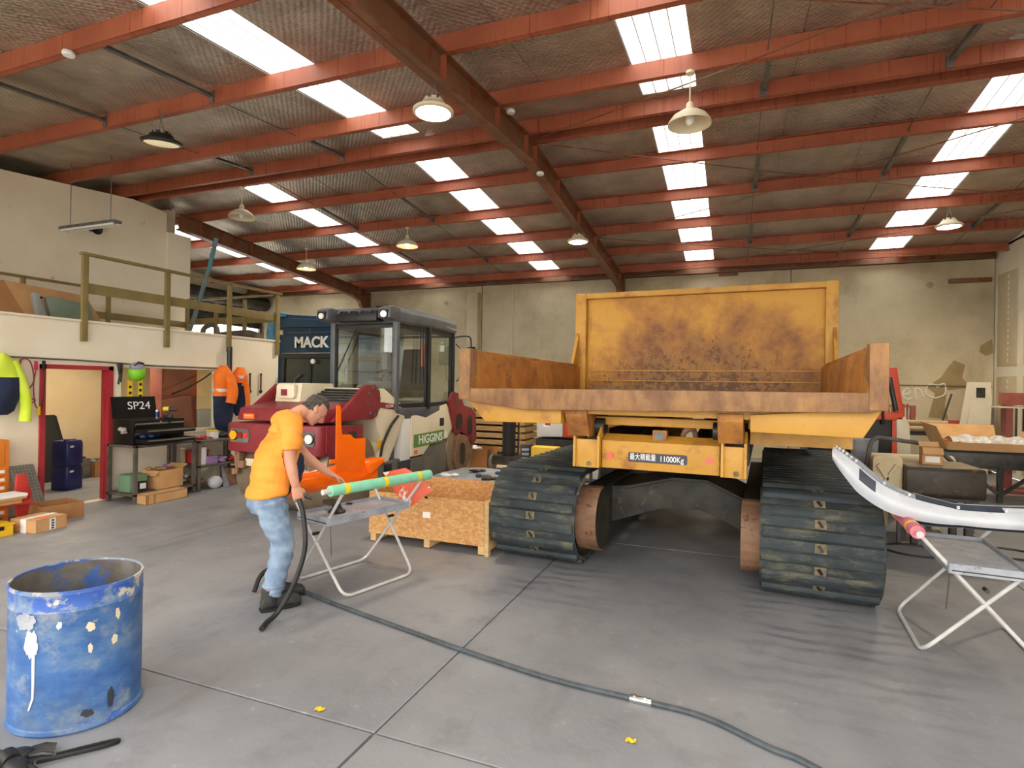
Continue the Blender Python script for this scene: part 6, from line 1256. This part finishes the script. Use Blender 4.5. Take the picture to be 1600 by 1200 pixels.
MB().sheet(lambda u, v: (-.65+1.05*u, -.38+.7*v, .10+.10*math.sin(PI*v)+.03*math.sin(u*13+v*7)+.02*math.sin(u*29)), 26, 12, .006).build('wrapped_part', 'wrap_grey', oc3, smooth=True)
carton('tilted orange-brown carton at the right edge on the dark table', (4.98, 11.65, .842), .2, .34, .4, .30, 'cardboard', False)
pr_ = thing('shop_press', 'faded red hydraulic shop press standing by the plasterboard wall', 'press', (4.95, 12.9, 0))
for x in (-.28, .28): B(x-.05, x+.05, -.12, .12, 0, 1.75).build('column', 'press_red', pr_, bevel=.008)
B(-.36, .36, -.14, .14, 1.58, 1.80).build('head_beam', 'press_red', pr_, bevel=.012); B(-.45, .4, -.2, .2, 1.52, 1.55).build('head_plate', 'shade_cream', pr_); MB().cyl((0, 0, 1.55), (0, 0, 1.1), .06, n=16).build('ram', 'chrome', pr_, smooth=True); B(-.5, .4, -.15, .15, .80, .88).build('bed', 'steel_dark', pr_, bevel=.01); B(-.3, .3, -.13, .13, .45, .8).build('apron', 'press_red', pr_, bevel=.01); B(-.4, .4, -.3, .3, 0, .06).build('foot', 'press_red', pr_)
for x in (-.16, .16): MB().tube([(x, -.05, 1.52), (x, -.05, 1.0)], .018, 8).build('spring', 'steel_dark', pr_)
wp2 = thing('leaning_panel', 'tall grey-white cut panel leaning in the corner of the back wall', 'panel', (4.85, 15.3, 0))
for pc in ([(-.30, 0), (-.02, 2.02), (.40, 2.02), (.42, 1.62), (.04, 1.62), (-.14, .0)],  [(.04, 1.62), (.42, 1.62), (.36, 0), (.18, 0), (.2, .95), (.10, 1.1), (-.02, 1.0)], ):
    MB().prism(pc, 'y', -.02, .02).build('panel_piece', 'plaster', wp2)
B(.14, .3, -.026, -.02, 1.68, 1.9).build('slot', 'grimy_black', wp2)
rc = thing('red_cabinet', 'red painted sheet metal case behind the leaning panel', 'cabinet', (4.55, 15.55, 0)); B(.0, .55, -.12, .2, 0, 1.15).build('case', 'red_box', rc, bevel=.02); B(.04, .5, -.13, -.12, .1, 1.05).build('door_leaf', 'red_box', rc)
rd = MB().tube([(4.0, 15.0, .02), (4.55, 15.3, 1.75)], .02, 8).build('steel_rod', 'steel_dark', smooth=True); tag(rd, 'thin dark steel rod leaning left of the tall cut panel', 'rod')
gr = thing('grille_panel', 'pinkish plastic grille with vertical fins leaning on the parts behind', 'grille', (3.2, 12.6, .55)); B(-.42, .36, -.03, .03, .5, .54).bx(-.42, .36, -.03, .03, .95, .99).bx(-.42, -.32, -.03, .03, .54, .95).bx(.27, .36, -.03, .03, .54, .95).build('frame', 'foam_pink' if 0 else 'press_red', gr)
for k in range(9): B(-.29+.063*k, -.265+.063*k, -.02, .02, .54, 1.02).build('fin', 'press_red', gr)
sf = thing('parts_rack', 'low rack of pale pipes and covers behind the brown tank', 'rack', (3.15, 13.0, 0)); B(-.8, .7, -.4, .4, .98, 1.03).build('top', 'steel_dark', sf)
for x in (-.75, .62):
    for y in (-.38, .3): B(x, x+.06, y, y+.06, 0, .98).build('leg', 'steel_dark', sf)
for k, (y, z, lab) in enumerate(((-.3, 1.09, 'front'), (-.1, 1.09, 'middle'), (-.2, 1.2, 'upper'))):
    o = MB().cyl((2.45, 13.0+y, z), (3.75, 13.0+y, z), .058, n=14).build('pale_pipe', 'dusty_top', smooth=True); tag(o, lab+' pale pipe lying on the low rack behind the brown tank', 'pipe', 'pale pipes on the rack')
gr.location = (3.0, 13.25, .53)
blobthing('cable_heap', 'dark hoses and cables heaped on the right end of the pipe rack', 'hoses', (3.72, 12.75, 1.03), 'grimy_black', 9, (.12, .1, .05), .08)
fb = thing('front_end_frame', 'dark curved vehicle frame lying behind the excavator', 'frame', (2.55, 12.2, 0)); MB().tube(curve([(-.3, 0, 1.5), (0, 0, 1.35), (.2, 0, 1.1), (.25, 0, .6), (.25, 0, .02)], 5), .03, 8).tube(curve([(-.3, .2, 1.4), (-.05, .2, 1.2), (.05, .2, .6), (.05, .2, .02)], 5), .03, 8).build('tube_frame', 'grille_dark', fb, smooth=True)
gb = thing('gear_part', 'dark gearbox casting on the floor under the work table', 'gearbox', (4.6, 10.6, 0)); B(-.2, .2, -.15, .15, 0, .22).cyl((-.2, 0, .2), (.2, 0, .2), .13, n=16).build('casting', 'grimy_black', gb, bevel=.02)
pk = blobthing('pink_cloth', 'small pink cloth on the floor behind the white bumper', 'cloth', (2.55, 7.4, 0), 'foam_pink', 5, (.14, .08, .01), .07)
for k, (x, y, r_) in enumerate(((1.95, 7.6, .32), (2.9, 7.9, .3))):
    o = MB().tube([(x+r_*math.cos(a), y+r_*math.sin(a)*.8, .012) for a in [2*PI*i/30 for i in range(29)]], .011, 6).build('cable_loop', 'steel_dark', smooth=True); tag(o, ('loop of dark cable on the floor behind the pink pad', 'loop of dark cable on the floor at the right edge')[k], 'cable', 'cable loops on the floor')
for k, (x, y) in enumerate(((-2.11, 2.52), (-0.48, 2.90))):
    o = MB().sheet(lambda u, v, x=x, y=y: (x+.05*u, y+.035*v, .004+.008*math.sin(5*u+3*v)**2), 5, 4, .001).build('leaf', 'tape_yellow', smooth=True); tag(o, ('small yellow leaf on the floor joint left of the hose', 'tiny yellow leaf on the floor right of the hose coupling')[k], 'leaf')
# ------------------------------------------------------------------ lamps
def lampglow(loc, power, r):
    l = bpy.data.lights.new('lamp_light', 'SPOT'); l.energy = power; l.color = (1, .82, .58); l.shadow_soft_size = r; l.spot_size = 2.6; l.spot_blend = .6
    o = bpy.data.objects.new('lamp_light', l); COL.objects.link(o); o.location = loc
def highbay(label, loc, top, lit, m='shade_cream', r=.21, tilt=0, power=380):
    h = thing('high_bay_lamp', label, 'lamp', loc, 0, 'round high bay lamps'); H_ = top-loc[2]
    MB().lathe([(r*.86, .0), (r, .01), (r*1.0, .035), (r*.62, .085), (r*.55, .12), (0, .125)], 32).build('housing', m, h, smooth=True)
    MB().lathe([(0, -.004), (r*.8, -.002), (r*.86, .004)], 32).build('diffuser', 'lamp_glow' if lit else 'unlit_glow', h, smooth=True)
    for k in range(6): MB().box((r*.4*math.cos(k*PI/3), r*.4*math.sin(k*PI/3), .13), (.012, .05, .05), (0, 0, k*PI/3)).build('fin', m, h)
    for s in (-1, 1): MB().tube([(s*.05, 0, .14), (s*.01, 0, .3), (s*.04, 0, H_)], .005, 5).build('wire', 'galv', h)
    if lit: lampglow((loc[0], loc[1], loc[2]-.03), power, r)
    return h
h_ = highbay('dark rimmed round lamp switched off, hanging at upper left', (-7.0, 5.25, 4.88), rz(5.25)-.15, False, 'black_plastic', .24); h_.rotation_euler = (.12, .1, 0)
highbay('lit round lamp hanging under the main rafter nearest the camera', (-2.93, 5.18, 4.6), rz(5.2)-.2, True, power=190)
highbay('lit round lamp hanging under the main rafter near the back wall', (-2.9, 11.0, 4.66), rz(11)-.3, True)
highbay('lit round lamp with bracket hanging at the far right', (3.6, 12.35, 4.76), rz(12.35)-.15, True)
def dome(label, loc, top, lit):
    d = thing('dome_lamp', label, 'lamp', loc, 0, 'cream dome lamps'); H_ = top-loc[2]; r = .24
    MB().lathe([(r, 0), (r*.98, .03), (r*.8, .09), (r*.5, .14), (r*.2, .17), (r*.16, .24), (.02, .26), (0, .26)], 32).lathe([(r-.004, .004), (r*.95, .03), (r*.77, .085), (r*.47, .13), (0, .15)], 32).build('shade', 'shade_cream', d, smooth=True)
    MB().ball((0, 0, .06), (.05, .05, .07), 14, 10).build('bulb', 'lamp_glow' if lit else 'lens_white', d, smooth=True); MB().cyl((0, 0, .26), (0, 0, H_), .008, n=6).build('cord', 'shade_cream', d)
    MB().cyl((0, 0, H_-.03), (0, 0, H_), .05, n=14).build('ceiling_rose', 'shade_cream', d)
    if lit: lampglow((loc[0], loc[1], loc[2]-.02), 320, .1)
dome('cream dome lamp hanging unlit before the right skylight', (-.49, 6.71, 4.78), rz(6.71)-.2, False); dome('cream dome lamp hanging near the corner of the upper left wall', (-8.75, 8.2, 4.9), rz(8.2)-.2, False)
dome('small lit dome lamp between the second and third far skylights', (-6.75, 10.87, 4.83), rz(10.87)-.2, True); dome('small lit dome lamp beside the left rafter', (-10.35, 11.8, 4.72), rz(11.8)-.1, True)
ft = thing('fluorescent_fitting', 'grey twin tube fluorescent fitting hung on wires before the upper left wall', 'lamp', (-10.7, 6.7, 4.5)); g = G(ft)
g(MB().bar((-10.95, 6.4, 4.41), (-9.53, 6.4, 4.41), .14, .05), 'body', 'galv', bevel=.01); g(MB().bar((-10.9, 6.36, 4.37), (-9.58, 6.36, 4.37), .035, .035).bar((-10.9, 6.44, 4.37), (-9.58, 6.44, 4.37), .035, .035), 'tube', 'lens_white')
for x in (-10.74, -9.71): g(MB().cyl((x, 6.4, 4.43), (x, 6.4, rz(6.4)-.03), .006, n=5), 'wire', 'galv')
sp2 = thing('wall_speaker', 'small dark horn fixed to the upper left wall behind the fluorescent fitting', 'horn', (-11.4, 7.2, 4.65)); MB().lathe([(.03, 0), (.05, .05), (.11, .1), (.1, .1), (.04, .05)], 20, Matrix.Rotation(PI/2, 4, 'Y')).build('horn', 'grille_dark', sp2, smooth=True); MB().box((-.03, 0, 0), (.08, .08, .08)).build('mount', 'grille_dark', sp2)
for k, (x, y) in enumerate(((-6.35, 3.74), (-2.82, 8.35), (-2.75, 6.9))):
    z = rz(y)-.2-(.36 if k == 1 else 0); o = MB().lathe([(0, 0), (.05, .003), (.06, .02), (.055, .045), (0, .05)], 18, Matrix.Translation((x, y, z-.05))).build('smoke_detector', 'white_paint', smooth=True); tag(o, ('white detector under the nearest left purlin', 'white detector under the ridge of the main rafter', 'white detector beside the main rafter')[k], 'detector', 'white detectors')
